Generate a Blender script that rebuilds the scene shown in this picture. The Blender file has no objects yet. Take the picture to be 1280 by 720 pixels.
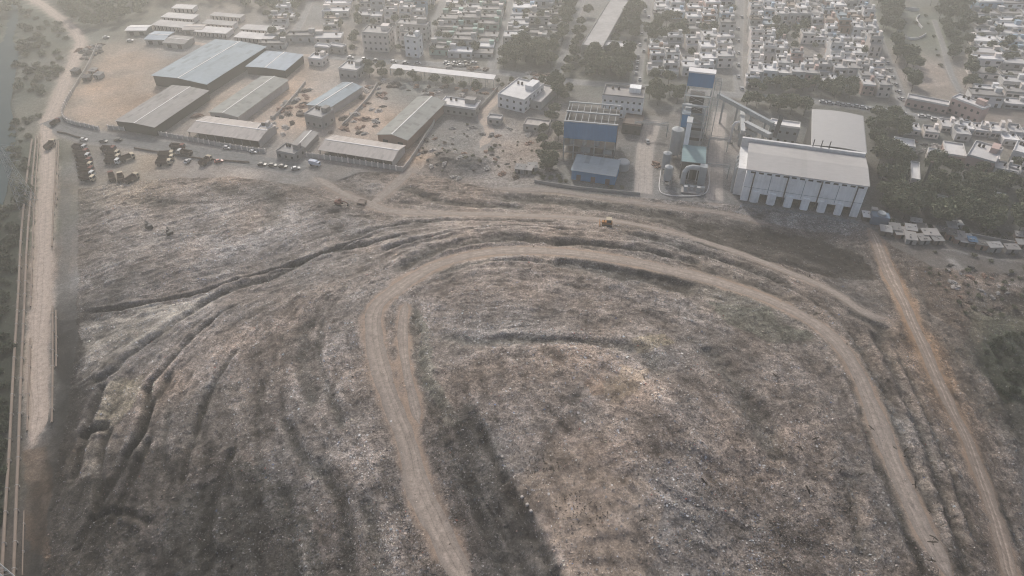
import bpy, bmesh, math, random
import numpy as np
from mathutils import Matrix, Vector

random.seed(7)
RNG = np.random.default_rng(11)
SC = bpy.context.scene
COL = SC.collection

# ------------------------------------------------------------------ camera geometry (a survey of the place from the drone's position)
FOC, PITCH, CAMH = 890.0, math.radians(40), 170.0
SP, CP = math.sin(PITCH), math.cos(PITCH)

def U(px, py, z=0.0):
    """Where the sight line of survey point (px, py) meets the level plane z."""
    a = (px - 640) / FOC
    b = (360 - py) / FOC
    t = (z - CAMH) / (-SP + b * CP)
    return (a * t, t * (CP + b * SP))

def Un(p, z=0.0):
    p = np.asarray(p, float)
    a = (p[..., 0] - 640) / FOC
    b = (360 - p[..., 1]) / FOC
    t = (z - CAMH) / (-SP + b * CP)
    return np.stack([a * t, t * (CP + b * SP)], -1)

def height_for(x, y, py):
    lo, hi = 0.0, 150.0
    for _ in range(50):
        m = (lo + hi) / 2
        zc = y * CP - (m - CAMH) * SP
        yc = y * SP + (m - CAMH) * CP
        if 360 - FOC * yc / zc > py: lo = m
        else: hi = m
    return lo

# ------------------------------------------------------------------ noise
def _hash(ix, iy, seed):
    n = (ix.astype(np.int64) * 374761393 + iy.astype(np.int64) * 668265263 + seed * 1442695041) & 0x7fffffff
    n = ((n ^ (n >> 13)) * 1274126177) & 0x7fffffff
    n = ((n ^ (n >> 16)) * 974634539) & 0x7fffffff
    return (n & 0xffffff) / float(0xffffff)

def vnoise(x, y, s, seed=0):
    x = x / s; y = y / s
    ix = np.floor(x); iy = np.floor(y)
    fx = x - ix; fy = y - iy
    fx = fx * fx * (3 - 2 * fx); fy = fy * fy * (3 - 2 * fy)
    a = _hash(ix, iy, seed); b = _hash(ix + 1, iy, seed)
    c = _hash(ix, iy + 1, seed); d = _hash(ix + 1, iy + 1, seed)
    return (a + (b - a) * fx) * (1 - fy) + (c + (d - c) * fx) * fy - 0.5

def fbm(x, y, s, o=4, seed=0):
    r = 0; amp = 1.0; tot = 0
    for k in range(o):
        r = r + amp * vnoise(x + 17.3 * k, y - 9.1 * k, s / 2 ** k, seed + k)
        tot += amp; amp *= 0.55
    return r / tot * 2

def blur(a, n):
    for _ in range(n):
        b = np.pad(a, 1, mode='edge')
        a = (b[1:-1, 1:-1] * 2 + b[:-2, 1:-1] + b[2:, 1:-1] + b[1:-1, :-2] + b[1:-1, 2:]) / 6
    return a

def smooth(x, a, b):
    t = np.clip((x - a) / (b - a), 0, 1)
    return t * t * (3 - 2 * t)

# ------------------------------------------------------------------ terrain: broad form of the landfill from surveyed spot heights
SPOT = [  # px, py, height
 (97,240,0),(96,300,0),(95,345,0),(95,395,0),(88,440,0),(80,500,0),(70,560,0),(62,620,0),(55,680,0),(52,720,0),
 (60,240,0),(60,320,0),(55,420,0),(48,520,0),(30,620,0),(20,720,0),(10,300,0),(5,450,0),(-60,560,0),(-100,350,0),(-90,720,0),
 (140,232,.3),(250,222,.3),(350,232,.3),(140,250,2),(250,250,3),(350,250,2.5),(150,320,5),(250,310,6),(350,290,5),(420,270,4),(130,370,4.5),(250,345,5.8),(400,300,5),
 (120,400,1.5),(250,367,2.4),(370,325,3.2),(450,302,4.2),(130,440,3),(250,390,5.2),(330,360,7),(420,330,8),
 (110,500,3),(200,440,6.5),(300,390,9.5),(400,350,11.5),(470,320,11.5),
 (450,400,17),(450,500,19),(460,600,20),(500,700,22),(350,450,13),(350,550,14),(350,700,15),(250,500,9),(250,600,10),(250,720,10),
 (150,550,5),(150,650,5.5),(150,720,6),(100,600,2.8),(100,720,3),
 (485,370,17),(540,335,16.5),(640,313,16),(760,320,16),(880,345,16),(980,385,16.5),(1050,440,17),(1100,530,18),(1150,630,19),(1185,715,19.5),
 (478,430,18),(500,520,19.5),(530,600,21),(575,700,22.5),
 (500,300,10),(560,285,9.5),(640,285,10),(720,285,10),(760,283,9.5),(850,300,9),(950,340,10),(1040,380,11),(1090,430,12),(1150,540,13),(1200,650,14),
 (480,262,1),(560,262,1.5),(640,262,1),(720,258,.5),(800,262,0),(880,285,-.5),(950,303,-1),(1020,320,-1),(1085,345,0),
 (700,240,0),(800,240,0),(900,252,0),(930,258,0),(1000,268,0),(1070,280,.2),(600,235,.3),(520,225,.3),
 (1095,305,1.5),(1130,370,4),(1165,450,6),(1200,530,7),(1235,620,8),(1262,700,8.5),
 (1130,290,0),(1200,300,0),(1280,300,0),(1150,330,0),(1200,400,0),(1250,400,-.5),(1270,480,-1),(1275,560,0),(1279,640,2),(1400,500,0),(1400,700,0),(1500,400,0),
 (560,380,19),(640,370,20),(740,375,20),(850,400,19.5),(930,440,20),(1000,520,20),(1050,620,20.5),
 (600,425,21),(700,420,21.5),(800,430,21.5),(560,455,24),(640,438,25),(720,440,25.5),(790,470,26),(840,520,26.5),
 (640,520,26.5),(720,540,27),(800,600,27),(700,650,27),(780,700,27),(660,610,26.5),(600,560,22.8),(630,650,23.5),(665,715,24.2),
 (870,620,25.2),(920,700,24),(980,640,21.5)]
pts = [(*U(a, b, z), z) for a, b, z in SPOT]
pts += [(0,40,25),(50,40,24),(-50,40,18),(100,40,14),(-90,40,4),(0,-70,0),(-150,-70,0),(150,-70,0),(140,30,3),(-150,40,0),
        (-300,100,0),(-300,250,0),(-260,350,0),(300,100,0),(320,250,0)]
for x in range(-420, 421, 70):
    for y in (300, 360, 430, 540):
        pts.append((x, y, 0.0))
pts = np.array(pts)
def solve_rbf(p, v, lam):
    d = np.sqrt(((p[:, None] - p[None]) ** 2).sum(-1))
    n = len(p)
    A = np.zeros((n + 1, n + 1)); A[:n, :n] = d + lam * np.eye(n); A[:n, n] = 1; A[n, :n] = 1
    return np.linalg.solve(A, np.append(v, 0))
W = solve_rbf(pts[:, :2], pts[:, 2], -1.0)
CX = np.arange(-440, 441, 4.0); CY = np.arange(-100, 641, 4.0)
gx, gy = np.meshgrid(CX, CY)
H0 = np.full(gx.shape, W[-1])
for i in range(len(pts)):
    H0 += W[i] * np.hypot(gx - pts[i, 0], gy - pts[i, 1])
fade = smooth(np.abs(gx), 330, 420)
H0 = H0 * (1 - fade)
flat = smooth(gy, 285, 310)
H0 = H0 * (1 - flat)
H0[np.abs(H0) < 0.15] = 0
H0 = blur(H0, 3)

def bil(G, x0, y0, s, x, y):
    fx = np.clip((x - x0) / s, 0, G.shape[1] - 1.001); fy = np.clip((y - y0) / s, 0, G.shape[0] - 1.001)
    ix = fx.astype(int); iy = fy.astype(int); fx = fx - ix; fy = fy - iy
    return (G[iy, ix] * (1 - fx) + G[iy, ix + 1] * fx) * (1 - fy) + (G[iy + 1, ix] * (1 - fx) + G[iy + 1, ix + 1] * fx) * fy

def h0(x, y):
    return bil(H0, CX[0], CY[0], 4.0, np.asarray(x, float), np.asarray(y, float))

def on_ground(p, hf=h0):
    """points of a list (px, py) as world xy on the terrain"""
    p = np.asarray(p, float).reshape(-1, 2)
    z = np.zeros(len(p))
    for _ in range(25):
        a = (p[:, 0] - 640) / FOC; b = (360 - p[:, 1]) / FOC
        t = (z - CAMH) / (-SP + b * CP)
        x = a * t; y = t * (CP + b * SP)
        z = 0.4 * z + 0.6 * hf(x, y)
    return np.stack([x, y], -1)

def spline(p, step=1.5):
    p = np.asarray(p, float)
    if len(p) < 3:
        n = max(2, int(np.hypot(*(p[-1] - p[0])) / step)); t = np.linspace(0, 1, n)[:, None]
        return p[0] * (1 - t) + p[-1] * t
    q = np.vstack([2 * p[0] - p[1], p, 2 * p[-1] - p[-2]])
    out = []
    for i in range(1, len(q) - 2):
        n = max(2, int(np.hypot(*(q[i + 1] - q[i])) / step))
        t = np.linspace(0, 1, n, endpoint=False)[:, None]
        out.append(0.5 * ((2 * q[i]) + (-q[i - 1] + q[i + 1]) * t + (2 * q[i - 1] - 5 * q[i] + 4 * q[i + 1] - q[i + 2]) * t ** 2
                          + (-q[i - 1] + 3 * q[i] - 3 * q[i + 1] + q[i + 2]) * t ** 3))
    out.append(p[-1:])
    return np.vstack(out)

def wpath(p, step=1.5):
    return spline(on_ground(p), step)

# ------------------------------------------------------------------ lines on the ground
ROADS = {  # name: (points, width m, kind)
 'haul_road': ([(592,745),(575,715),(555,680),(537,640),(522,600),(512,560),(498,520),(482,480),(470,440),(466,410),(470,387),(487,368),(512,350),(545,332),(590,319),(640,313),(700,315),(760,322),(830,336),(900,353),(960,374),(1010,399),(1045,427),(1070,462),(1090,507),(1110,560),(1135,620),(1165,680),(1193,735)], 6.6, 'haul'),
 'inner_track': ([(507,378),(504,400),(504,430),(508,465),(516,500),(524,530)], 3.6, 'haul'),
 'toe_track': ([(395,222),(425,240),(455,252),(490,264),(560,267),(640,269),(720,272),(790,280),(850,293),(920,315),(985,340),(1040,364),(1075,388),(1110,400)], 5.0, 'faint'),
 'toe_track_link': ([(462,257),(478,245),(497,228),(515,210)], 5.0, 'faint'),
 'fence_track': ([(620,236),(690,239),(760,248),(830,258),(900,266),(960,280)], 3.5, 'faint'),
 'east_track': ([(1088,286),(1103,318),(1124,365),(1144,410),(1169,465),(1189,510),(1209,550),(1225,595),(1241,640),(1256,690),(1268,740)], 5.5, 'rust'),
 'riverside_road': ([(30,-8),(43,0),(60,11),(84,29),(100,50),(94,74),(83,98),(72,125),(62,150),(58,170),(60,192),(60,215),(57,250),(55,290),(54,330),(52,370),(49,410),(46,440),(46,480),(47,520),(40,556)], 7.5, 'dust'),
 'street': ([(64,150),(82,160),(100,168),(130,174),(170,178),(210,185),(260,193),(310,200),(345,206),(380,213)], 13.0, 'asphalt'),
}
CITY = [
 ([(795,108),(798,80),(804,45),(811,0),(813,-15)], 6.5), ([(926,122),(922,85),(924,40),(926,-15)], 6), ([(690,100),(700,84),(712,45),(727,0),(731,-15)], 5.5),
 ([(520,74),(535,45),(555,0),(560,-15)], 5), ([(612,92),(622,62),(637,15),(642,-15)], 6), ([(1130,150),(1127,125),(1112,85),(1096,40),(1083,0)], 6),
 ([(355,60),(375,30),(388,0)], 5), ([(395,70),(440,73),(485,77),(540,80),(620,90),(700,101),(795,108),(880,116),(950,121),(1040,129),(1130,143),(1200,152),(1290,166)], 7),
 ([(1168,25),(1178,55),(1188,90),(1201,116)], 3.5)]
TRACKS_CITY = [([(655,100),(640,108),(617,128),(603,146),(612,165),(600,185)], 5), ([(205,48),(250,55),(330,66),(395,70)], 4)]
CONCRETE = [([(817,150),(811,170),(806,190),(804,242)], 8.0), ([(900,140),(896,180),(894,215),(893,250)], 7.0)]

DITCH = [  # points, half width, depth, darkness: dark soil, and shade of camera-facing banks put into the colour
 ([(98,390),(160,383),(250,366),(300,348),(350,335),(420,311),(472,292)], 0.8, 1.5, .8),
 ([(98,480),(130,471),(165,441),(210,410),(260,377),(300,357),(340,347),(400,318),(470,302),(525,290)], 1.5, 1.4, .6),
 ([(300,378),(275,392),(240,422),(208,458),(188,482),(186,510),(176,540),(160,565)], 1.1, 1.3, .65),
 ([(130,478),(112,528),(104,560),(90,600)], 1.2, 1.5, .75), ([(137,530),(110,540),(104,548)], 1.3, 1.6, .75), ([(137,532),(128,560),(124,620),(120,640)], 1.1, 1.6, .72),
 ([(185,480),(178,540),(152,575)], 1.4, 1.5, .7), ([(262,480),(250,520),(240,560)], 2.0, .9, .35),
 ([(495,341),(530,319),(580,303),(640,298),(700,304),(760,312)], 2.6, 1.8, .62),
 ([(690,325),(760,336),(830,351),(872,362)], 4.2, 2.2, .55), ([(540,345),(590,330),(640,325),(700,328)], 1.2, .8, .35),
 ([(1008,396),(1043,430),(1070,490),(1092,555),(1116,615),(1146,690),(1162,735)], 1.3, 1.6, .78),
 ([(1060,412),(1097,480),(1127,555),(1162,640),(1196,735)], 2.6, 1.7, .5),
 ([(780,291),(830,302),(880,317),(930,333),(985,357)], 2.0, 1.6, .6), ([(690,300),(760,306),(830,318),(880,330)], 1.6, 1.3, .5),
 ([(515,378),(520,440),(530,490),(552,525)], 1.6, 1.0, .35), ([(597,530),(628,595),(660,655),(705,745)], 1.6, 1.0, .5), ([(545,520),(560,560),(590,620),(620,690),(640,745)], 1.2, .7, .4), ([(580,580),(605,625),(640,690)], .5, .5, .5),
 ([(255,600),(250,650),(256,720)], 3.0, 1.0, .4), ([(396,570),(428,640),(438,735)], 1.6, 1.0, .45), ([(355,520),(372,560),(400,600)], 1.4, .9, .35),
 ([(540,418),(600,427),(680,424),(750,428),(800,440),(835,475)], 2.3, .8, .38), ([(880,430),(925,490),(955,540),(975,580)], 3.0, 1.2, .4),
 ([(620,246),(700,252),(780,262),(860,276)], 3.6, 1.2, .5), ([(490,232),(540,248),(600,256),(660,258)], 2.2, 1.0, .45),
 ([(1060,388),(1095,405),(1110,420)], 3.0, 1.0, .4), ([(1200,400),(1240,470),(1262,520),(1280,560)], 1.6, .6, .35), ([(1215,560),(1245,620),(1275,690)], 1.6, .6, .35),
 ([(1092,412),(1124,480),(1155,550),(1190,650),(1212,735)], 1.7, 1.4, .5), ([(1120,440),(1150,500),(1185,580),(1222,680)], 1.1, .9, .4), ([(475,315),(530,298),(590,287),(660,284),(740,290)], 1.1, 1.0, .45), ([(430,300),(480,284),(540,276),(620,275),(700,278)], 1.2, .9, .4), ([(860,300),(930,320),(1000,343),(1055,370)], 1.5, 1.2, .45),
 ([(215,462),(180,530),(150,590),(120,640),(92,700)], 1.1, 1.2, .72), ([(300,430),(262,490),(240,550),(226,610)], .9, .9, .6), ([(292,556),(275,600),(260,650),(256,700)], 1.3, 1.1, .7), ([(188,545),(165,600),(140,660)], 1.0, 1.1, .7), ([(330,470),(318,540),(330,600)], 1.1, .6, .35), ([(345,600),(362,650),(368,735)], 1.2, .6, .35), ([(404,395),(398,440),(412,490),(430,540)], 1.1, .6, .35), ([(110,650),(150,640),(190,655)], .9, 1.0, .7), ([(212,500),(205,560),(212,600)], 1.0, .6, .4),
 ([(82,412),(84,470),(80,540),(72,620)], 4.0, .5, .55), ([(62,412),(62,450)], 2.5, .4, .5), ([(45,600),(44,660),(42,730)], 2.2, .3, .5), ([(900,288),(960,300),(1030,318),(1085,332)], 6, .4, .45),
 ([(330,235),(345,262),(330,285)], 3.2, .4, .3), ([(175,252),(200,256),(222,252)], 3.0, .5, .45), ([(265,232),(280,240),(300,240)], 3.0, .5, .4),
 ([(1060,590),(1065,640),(1080,700)], 2.2, .8, .35), ([(455,620),(470,690),(480,735)], 1.6, .8, .3), ([(380,400),(378,450),(392,510)], 1.8, .7, .3)]
RIDGE = [  # pale crests: points, half width, rise, paleness
 ([(540,462),(590,446),(640,437),(700,438),(760,452),(815,490),(850,530),(880,565)], 2.2, .5, .35),
 ([(480,308),(540,294),(600,287),(700,290),(800,306),(900,334),(990,370),(1050,412),(1095,480),(1140,570),(1190,680)], 2.2, .7, .38), ([(1105,440),(1140,510),(1175,590),(1215,690)], 1.2, .4, .3), ([(470,322),(520,303),(580,291),(650,290)], 1.2, .5, .3), ([(700,314),(780,326),(860,345),(950,372)], .8, .3, .3),
 ([(150,470),(200,432),(260,392),(330,358)], 1.6, .5, .25), ([(590,500),(640,600),(690,680),(715,735)], .8, .5, .4),
 ([(1190,325),(1215,350),(1240,356),(1290,357)], 1.5, .2, 1.0), ([(1190,330),(1205,370),(1225,395),(1290,402)], .8, .2, .8), ([(1140,335),(1150,380),(1175,400)], .9, .3, .6), ([(1180,312),(1230,322),(1290,330)], 1.0, .3, .6), ([(585,640),(600,675),(615,720)], .5, .2, .35)]
FLOW = [d[0] for d in DITCH[:5] + DITCH[6:16] + DITCH[17:19]] + [ROADS['haul_road'][0], ROADS['toe_track'][0], ROADS['east_track'][0], RIDGE[1][0],
 [(150,345),(250,320),(350,285),(420,265)], [(140,300),(240,275),(330,255)], [(640,500),(700,560),(720,700)], [(900,500),(960,600),(1040,730)], [(850,560),(910,600),(960,560)], [(850,660),(920,670),(990,700)],
 [(560,400),(680,385),(800,400)], [(450,400),(430,500),(460,620),(520,735)], [(350,400),(330,500),(350,640),(360,730)], [(240,470),(190,560),(180,720)]]

# ------------------------------------------------------------------ surface colours by survey point: px, py, albedo, warmth, green
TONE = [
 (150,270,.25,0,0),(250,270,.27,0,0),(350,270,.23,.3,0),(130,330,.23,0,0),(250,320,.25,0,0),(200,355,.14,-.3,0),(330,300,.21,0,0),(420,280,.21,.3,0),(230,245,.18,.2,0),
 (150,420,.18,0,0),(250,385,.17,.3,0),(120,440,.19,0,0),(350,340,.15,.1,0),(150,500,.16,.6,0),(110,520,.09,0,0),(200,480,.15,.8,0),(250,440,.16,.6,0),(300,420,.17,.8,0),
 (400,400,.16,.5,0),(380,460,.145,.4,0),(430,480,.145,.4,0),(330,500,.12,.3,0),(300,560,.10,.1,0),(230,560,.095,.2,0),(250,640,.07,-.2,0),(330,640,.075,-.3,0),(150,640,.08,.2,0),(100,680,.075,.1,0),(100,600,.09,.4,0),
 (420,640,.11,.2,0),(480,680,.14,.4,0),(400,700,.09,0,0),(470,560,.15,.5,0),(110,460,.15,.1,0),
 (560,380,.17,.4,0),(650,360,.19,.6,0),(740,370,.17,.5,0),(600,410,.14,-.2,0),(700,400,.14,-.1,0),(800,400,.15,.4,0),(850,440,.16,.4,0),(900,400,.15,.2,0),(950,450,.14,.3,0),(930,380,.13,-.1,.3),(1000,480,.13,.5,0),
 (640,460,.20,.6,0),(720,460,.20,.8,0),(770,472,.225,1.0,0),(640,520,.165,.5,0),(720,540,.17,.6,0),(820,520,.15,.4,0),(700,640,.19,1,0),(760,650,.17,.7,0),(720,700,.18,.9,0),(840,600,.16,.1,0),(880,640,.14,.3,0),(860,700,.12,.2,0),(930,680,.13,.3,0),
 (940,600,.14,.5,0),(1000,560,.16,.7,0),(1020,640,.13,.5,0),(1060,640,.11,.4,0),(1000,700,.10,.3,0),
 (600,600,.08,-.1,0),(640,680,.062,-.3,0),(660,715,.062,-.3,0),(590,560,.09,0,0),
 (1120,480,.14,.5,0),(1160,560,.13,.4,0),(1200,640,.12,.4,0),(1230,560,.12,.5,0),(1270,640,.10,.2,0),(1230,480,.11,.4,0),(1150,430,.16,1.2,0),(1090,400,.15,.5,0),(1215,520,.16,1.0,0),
 (700,290,.19,.7,0),(560,290,.17,.6,0),(850,290,.13,.3,0),(640,275,.18,.7,0),(950,292,.085,.1,0),(1040,312,.08,0,0),(1075,335,.08,0,0),(1000,345,.15,.6,0),(1080,380,.09,.2,0),(980,268,.14,-.4,0),(1060,280,.14,-.3,0),(920,262,.13,.1,0),  # darkest points: pit slope below the hall, its shade kept in the albedo
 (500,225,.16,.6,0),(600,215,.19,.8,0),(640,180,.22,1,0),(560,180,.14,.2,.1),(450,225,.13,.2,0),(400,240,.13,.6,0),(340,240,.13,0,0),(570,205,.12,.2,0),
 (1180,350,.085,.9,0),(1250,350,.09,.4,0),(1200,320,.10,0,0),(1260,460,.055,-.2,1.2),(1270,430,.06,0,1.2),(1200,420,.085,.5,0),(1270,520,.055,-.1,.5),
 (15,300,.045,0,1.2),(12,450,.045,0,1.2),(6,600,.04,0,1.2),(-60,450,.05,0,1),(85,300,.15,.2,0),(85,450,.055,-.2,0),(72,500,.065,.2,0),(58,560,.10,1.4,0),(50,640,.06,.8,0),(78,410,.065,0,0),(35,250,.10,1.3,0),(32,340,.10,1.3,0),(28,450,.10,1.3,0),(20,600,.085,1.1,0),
 (1000,290,.07,.1,0),(920,285,.09,.2,0),(1050,300,.07,.1,0),(60,420,.05,0,0),(88,520,.06,.2,0),(300,650,.065,-.2,0),(200,690,.06,0,0),(260,700,.055,-.2,0),(60,690,.05,.6,0),  # first three darken the pit slope below the hall, shade painted as albedo
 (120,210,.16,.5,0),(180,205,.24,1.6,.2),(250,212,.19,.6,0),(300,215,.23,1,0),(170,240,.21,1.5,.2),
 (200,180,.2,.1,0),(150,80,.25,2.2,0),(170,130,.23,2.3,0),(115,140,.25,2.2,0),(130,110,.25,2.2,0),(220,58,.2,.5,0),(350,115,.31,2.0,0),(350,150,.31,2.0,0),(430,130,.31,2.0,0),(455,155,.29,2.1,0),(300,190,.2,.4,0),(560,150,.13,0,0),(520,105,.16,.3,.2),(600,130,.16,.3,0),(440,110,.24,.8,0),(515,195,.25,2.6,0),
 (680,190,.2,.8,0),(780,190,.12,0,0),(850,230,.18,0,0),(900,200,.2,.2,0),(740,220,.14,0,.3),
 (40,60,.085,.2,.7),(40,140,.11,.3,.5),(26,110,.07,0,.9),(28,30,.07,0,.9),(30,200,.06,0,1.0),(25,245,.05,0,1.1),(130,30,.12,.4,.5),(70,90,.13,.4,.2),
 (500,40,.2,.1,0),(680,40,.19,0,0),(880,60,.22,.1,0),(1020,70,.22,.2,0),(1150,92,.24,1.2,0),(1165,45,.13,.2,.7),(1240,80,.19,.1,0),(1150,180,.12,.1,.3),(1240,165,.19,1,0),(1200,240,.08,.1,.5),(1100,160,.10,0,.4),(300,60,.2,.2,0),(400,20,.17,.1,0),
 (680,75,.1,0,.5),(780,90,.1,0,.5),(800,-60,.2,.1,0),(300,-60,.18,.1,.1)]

# ------------------------------------------------------------------ terrain grid
def axis(core0, core1, step, mids, far):
    a = list(np.arange(core0, core1 + 1e-6, step))
    return a
def grow(start, end, step, ratio, sign):
    out = []; p = start; s = step
    while abs(p) < abs(end):
        s *= ratio; p += sign * s; out.append(p)
    return out
xs = np.array(sorted(grow(-228, -3500, .6, 1.045, -1)) + list(np.arange(-228, 228.01, .48)) + grow(228, 3500, .6, 1.045, 1))
yy = np.concatenate([np.arange(62, 300, .46), np.arange(300, 560, 1.5)])
ys = np.array(sorted([62 - (k * 4.0 + .25 * k * k) for k in range(1, 70)]) + list(yy) + grow(yy[-1], 4500, 1.5, 1.08, 1))
GX, GY = np.meshgrid(xs, ys)
NV = GX.size

def near(poly, reach, X=GX, Y=GY):
    """distance, nearest direction and fraction along for grid points within reach of a world polyline"""
    D = np.full(X.shape, 1e9); S = np.zeros(X.shape)
    xx = X[0]; yv = Y[:, 0]
    for i in range(len(poly) - 1):
        a, b = poly[i], poly[i + 1]
        x0, x1 = min(a[0], b[0]) - reach, max(a[0], b[0]) + reach
        y0, y1 = min(a[1], b[1]) - reach, max(a[1], b[1]) + reach
        i0, i1 = np.searchsorted(xx, [x0, x1]); j0, j1 = np.searchsorted(yv, [y0, y1])
        if i1 <= i0 or j1 <= j0: continue
        sx = X[j0:j1, i0:i1]; sy = Y[j0:j1, i0:i1]
        d = b - a; L = max(d @ d, 1e-9)
        t = np.clip(((sx - a[0]) * d[0] + (sy - a[1]) * d[1]) / L, 0, 1)
        ds = np.hypot(sx - a[0] - t * d[0], sy - a[1] - t * d[1])
        sub = D[j0:j1, i0:i1]; m = ds < sub
        sub[m] = ds[m]
        S[j0:j1, i0:i1][m] = ((i + t) / (len(poly) - 1))[m]
    return D, S

def inside(poly, X, Y):
    r = np.zeros(X.shape, bool); n = len(poly)
    for i in range(n):
        x0, y0 = poly[i]; x1, y1 = poly[(i + 1) % n]
        if y0 == y1: continue
        c = ((y0 > Y) != (y1 > Y)) & (X < (x1 - x0) * (Y - y0) / (y1 - y0) + x0)
        r ^= c
    return r

Z0 = h0(GX, GY)
Z0 = np.where((np.abs(GX) > 430) | (GY > 620) | (GY < -95), 0, Z0)
wobx = fbm(GX, GY, 14, 3, 5) * 1.6; woby = fbm(GX, GY, 14, 3, 9) * 1.6

# flow streaks along the bulldozed terraces (line integral convolution in world space)
LD = .5
LX = np.arange(-232, 232, LD); LY = np.arange(58, 300, LD)
lx, ly = np.meshgrid(LX, LY)
cxs = np.arange(-236, 240, 5.0); cys = np.arange(54, 308, 5.0)
cgx, cgy = np.meshgrid(cxs, cys)
F2 = np.zeros(cgx.shape, complex)
for p in FLOW:
    q = wpath(p, 8.0)
    for i in range(len(q) - 1):
        m = (q[i] + q[i + 1]) / 2; d = q[i + 1] - q[i]
        w = np.hypot(*d) / ((cgx - m[0]) ** 2 + (cgy - m[1]) ** 2 + 30) ** 1.3
        F2 += w * np.exp(2j * math.atan2(d[1], d[0]))
th = np.angle(F2) / 2
c2 = bil(np.cos(2 * th), cxs[0], cys[0], 5.0, lx, ly); s2 = bil(np.sin(2 * th), cxs[0], cys[0], 5.0, lx, ly)
TH = np.arctan2(s2, c2) / 2 + fbm(lx, ly, 22, 3, 3) * .45
def lic(length, base):
    acc = base.copy(); n = 1
    for sgn in (1, -1):
        px_, py_ = lx.copy(), ly.copy(); dx, dy = np.cos(TH) * sgn, np.sin(TH) * sgn
        for k in range(int(length / .7)):
            px_ = px_ + dx * .7; py_ = py_ + dy * .7
            ii = np.clip(((px_ - LX[0]) / LD).astype(int), 0, len(LX) - 1); jj = np.clip(((py_ - LY[0]) / LD).astype(int), 0, len(LY) - 1)
            acc += base[jj, ii]; n += 1
            ndx, ndy = np.cos(TH[jj, ii]), np.sin(TH[jj, ii])
            f = np.where(ndx * dx + ndy * dy < 0, -1, 1); dx, dy = ndx * f, ndy * f
    acc /= n
    return (acc - acc.mean()) / acc.std()
white = RNG.standard_normal(lx.shape)
ST = .42 * lic(3.2, blur(white, 1)) + .42 * lic(10, blur(RNG.standard_normal(lx.shape), 9)) + .4 * lic(16, blur(RNG.standard_normal(lx.shape), 30))
STREAK = bil(ST, LX[0], LY[0], LD, GX, GY)
edge = smooth(np.abs(GX), 215, 230); STREAK *= (1 - edge)
STREAK *= 1 - smooth(GY, 285, 298); STREAK *= smooth(GY, 58, 62)

fill_px = [(99,236),(180,226),(250,221),(330,226),(395,236),(450,214),(520,216),(600,234),(680,240),(780,246),(900,254),(1000,268),(1078,280),(1120,310),(1170,335),(1290,345),(1290,760),(45,760),(58,700),(68,600),(84,500),(97,440),(97,380)]
FILL = inside(on_ground(fill_px), GX + wobx, GY + woby).astype(float)
FILL[(GY < 96) & (np.abs(GX) < 106)] = 1.0
rubble = inside(on_ground([(520,178),(560,168),(640,150),(690,170),(700,225),(600,236),(520,216)]), GX + wobx, GY + woby)

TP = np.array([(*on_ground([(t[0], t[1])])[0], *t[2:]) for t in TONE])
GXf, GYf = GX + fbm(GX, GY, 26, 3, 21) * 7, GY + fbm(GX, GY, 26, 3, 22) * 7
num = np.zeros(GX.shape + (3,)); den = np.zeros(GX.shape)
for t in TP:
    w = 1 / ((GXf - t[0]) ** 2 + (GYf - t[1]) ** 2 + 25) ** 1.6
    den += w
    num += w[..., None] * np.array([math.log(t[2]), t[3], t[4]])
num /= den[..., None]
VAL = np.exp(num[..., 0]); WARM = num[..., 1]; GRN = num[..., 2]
LITTER = np.zeros(GX.shape); SOFT = np.zeros(GX.shape)
VAL *= 1 + FILL * (-.04 + .19 * np.clip(STREAK, -2, 2) + .5 * fbm(GX, GY, 13, 4, 31) + .55 * fbm(GX, GY, 3.2, 3, 32)) + (1 - FILL) * .35 * fbm(GX, GY, 12, 5, 33)
WARM = WARM + .9 * fbm(GX, GY, 18, 4, 41)
bank = FILL
Z = Z0 + FILL * (.55 * fbm(GX, GY, 8, 4, 51) + .48 * fbm(GX, GY, 2.8, 3, 56) + .26 * np.clip(STREAK, -2.2, 2.2) + .5 * fbm(GX, GY, 25, 2, 52)) + rubble * .5 * fbm(GX, GY, 5, 3, 55)
# heaps
for (px_, py_, r, hh, dark) in [(345,243,9,1.6,.6),(200,254,7,1.3,.55),(555,203,9,3.2,.6),(592,207,7,3.4,.5),(283,236,8,1.2,.6),(410,258,6,1.0,.7),(805,428,8,1.2,1.1),(510,241,8,1.2,.65)]:
    c = on_ground([(px_, py_)])[0]
    g = np.exp(-(((GX + wobx * .7 - c[0]) ** 2 + (GY + woby * .7 - c[1]) ** 2) / r ** 2) ** 1.2)
    Z += g * hh * (1 + .4 * fbm(GX, GY, 3, 2, 8)); VAL *= 1 - g * (1 - dark)
for p, w, dep, dk in DITCH:
    D, S = near(wpath(p), w * 5 + 6)
    Dn = np.clip(D + fbm(GX, GY, 6, 3, int(w * 100)) * w * .7, 0, None)
    g = np.exp(-(Dn / w) ** 2); tip = smooth(S, 0, .06) * (1 - smooth(S, .94, 1)); g *= np.where(D < 900, np.maximum(tip, .15), 0)
    Z -= g * dep; VAL *= 1 - dk * g; WARM -= .3 * g; GRN += .15 * g  # dk lowers the albedo: dark soil, and bank shade painted in
    rim = np.exp(-((Dn - w * 2.0) / (w * .8)) ** 2) * np.where(D < 900, tip, 0)
    Z += rim * dep * .35; VAL *= 1 + .14 * rim
for p, w, dep, dk in RIDGE:
    D, S = near(wpath(p), w * 4 + 5)
    Dn = np.clip(D + fbm(GX, GY, 5, 3, int(w * 131)) * w * .8, 0, None)
    g = np.exp(-(Dn / w) ** 2) * np.where(D < 900, 1, 0)
    Z += g * dep; VAL *= 1 + dk * g
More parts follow.
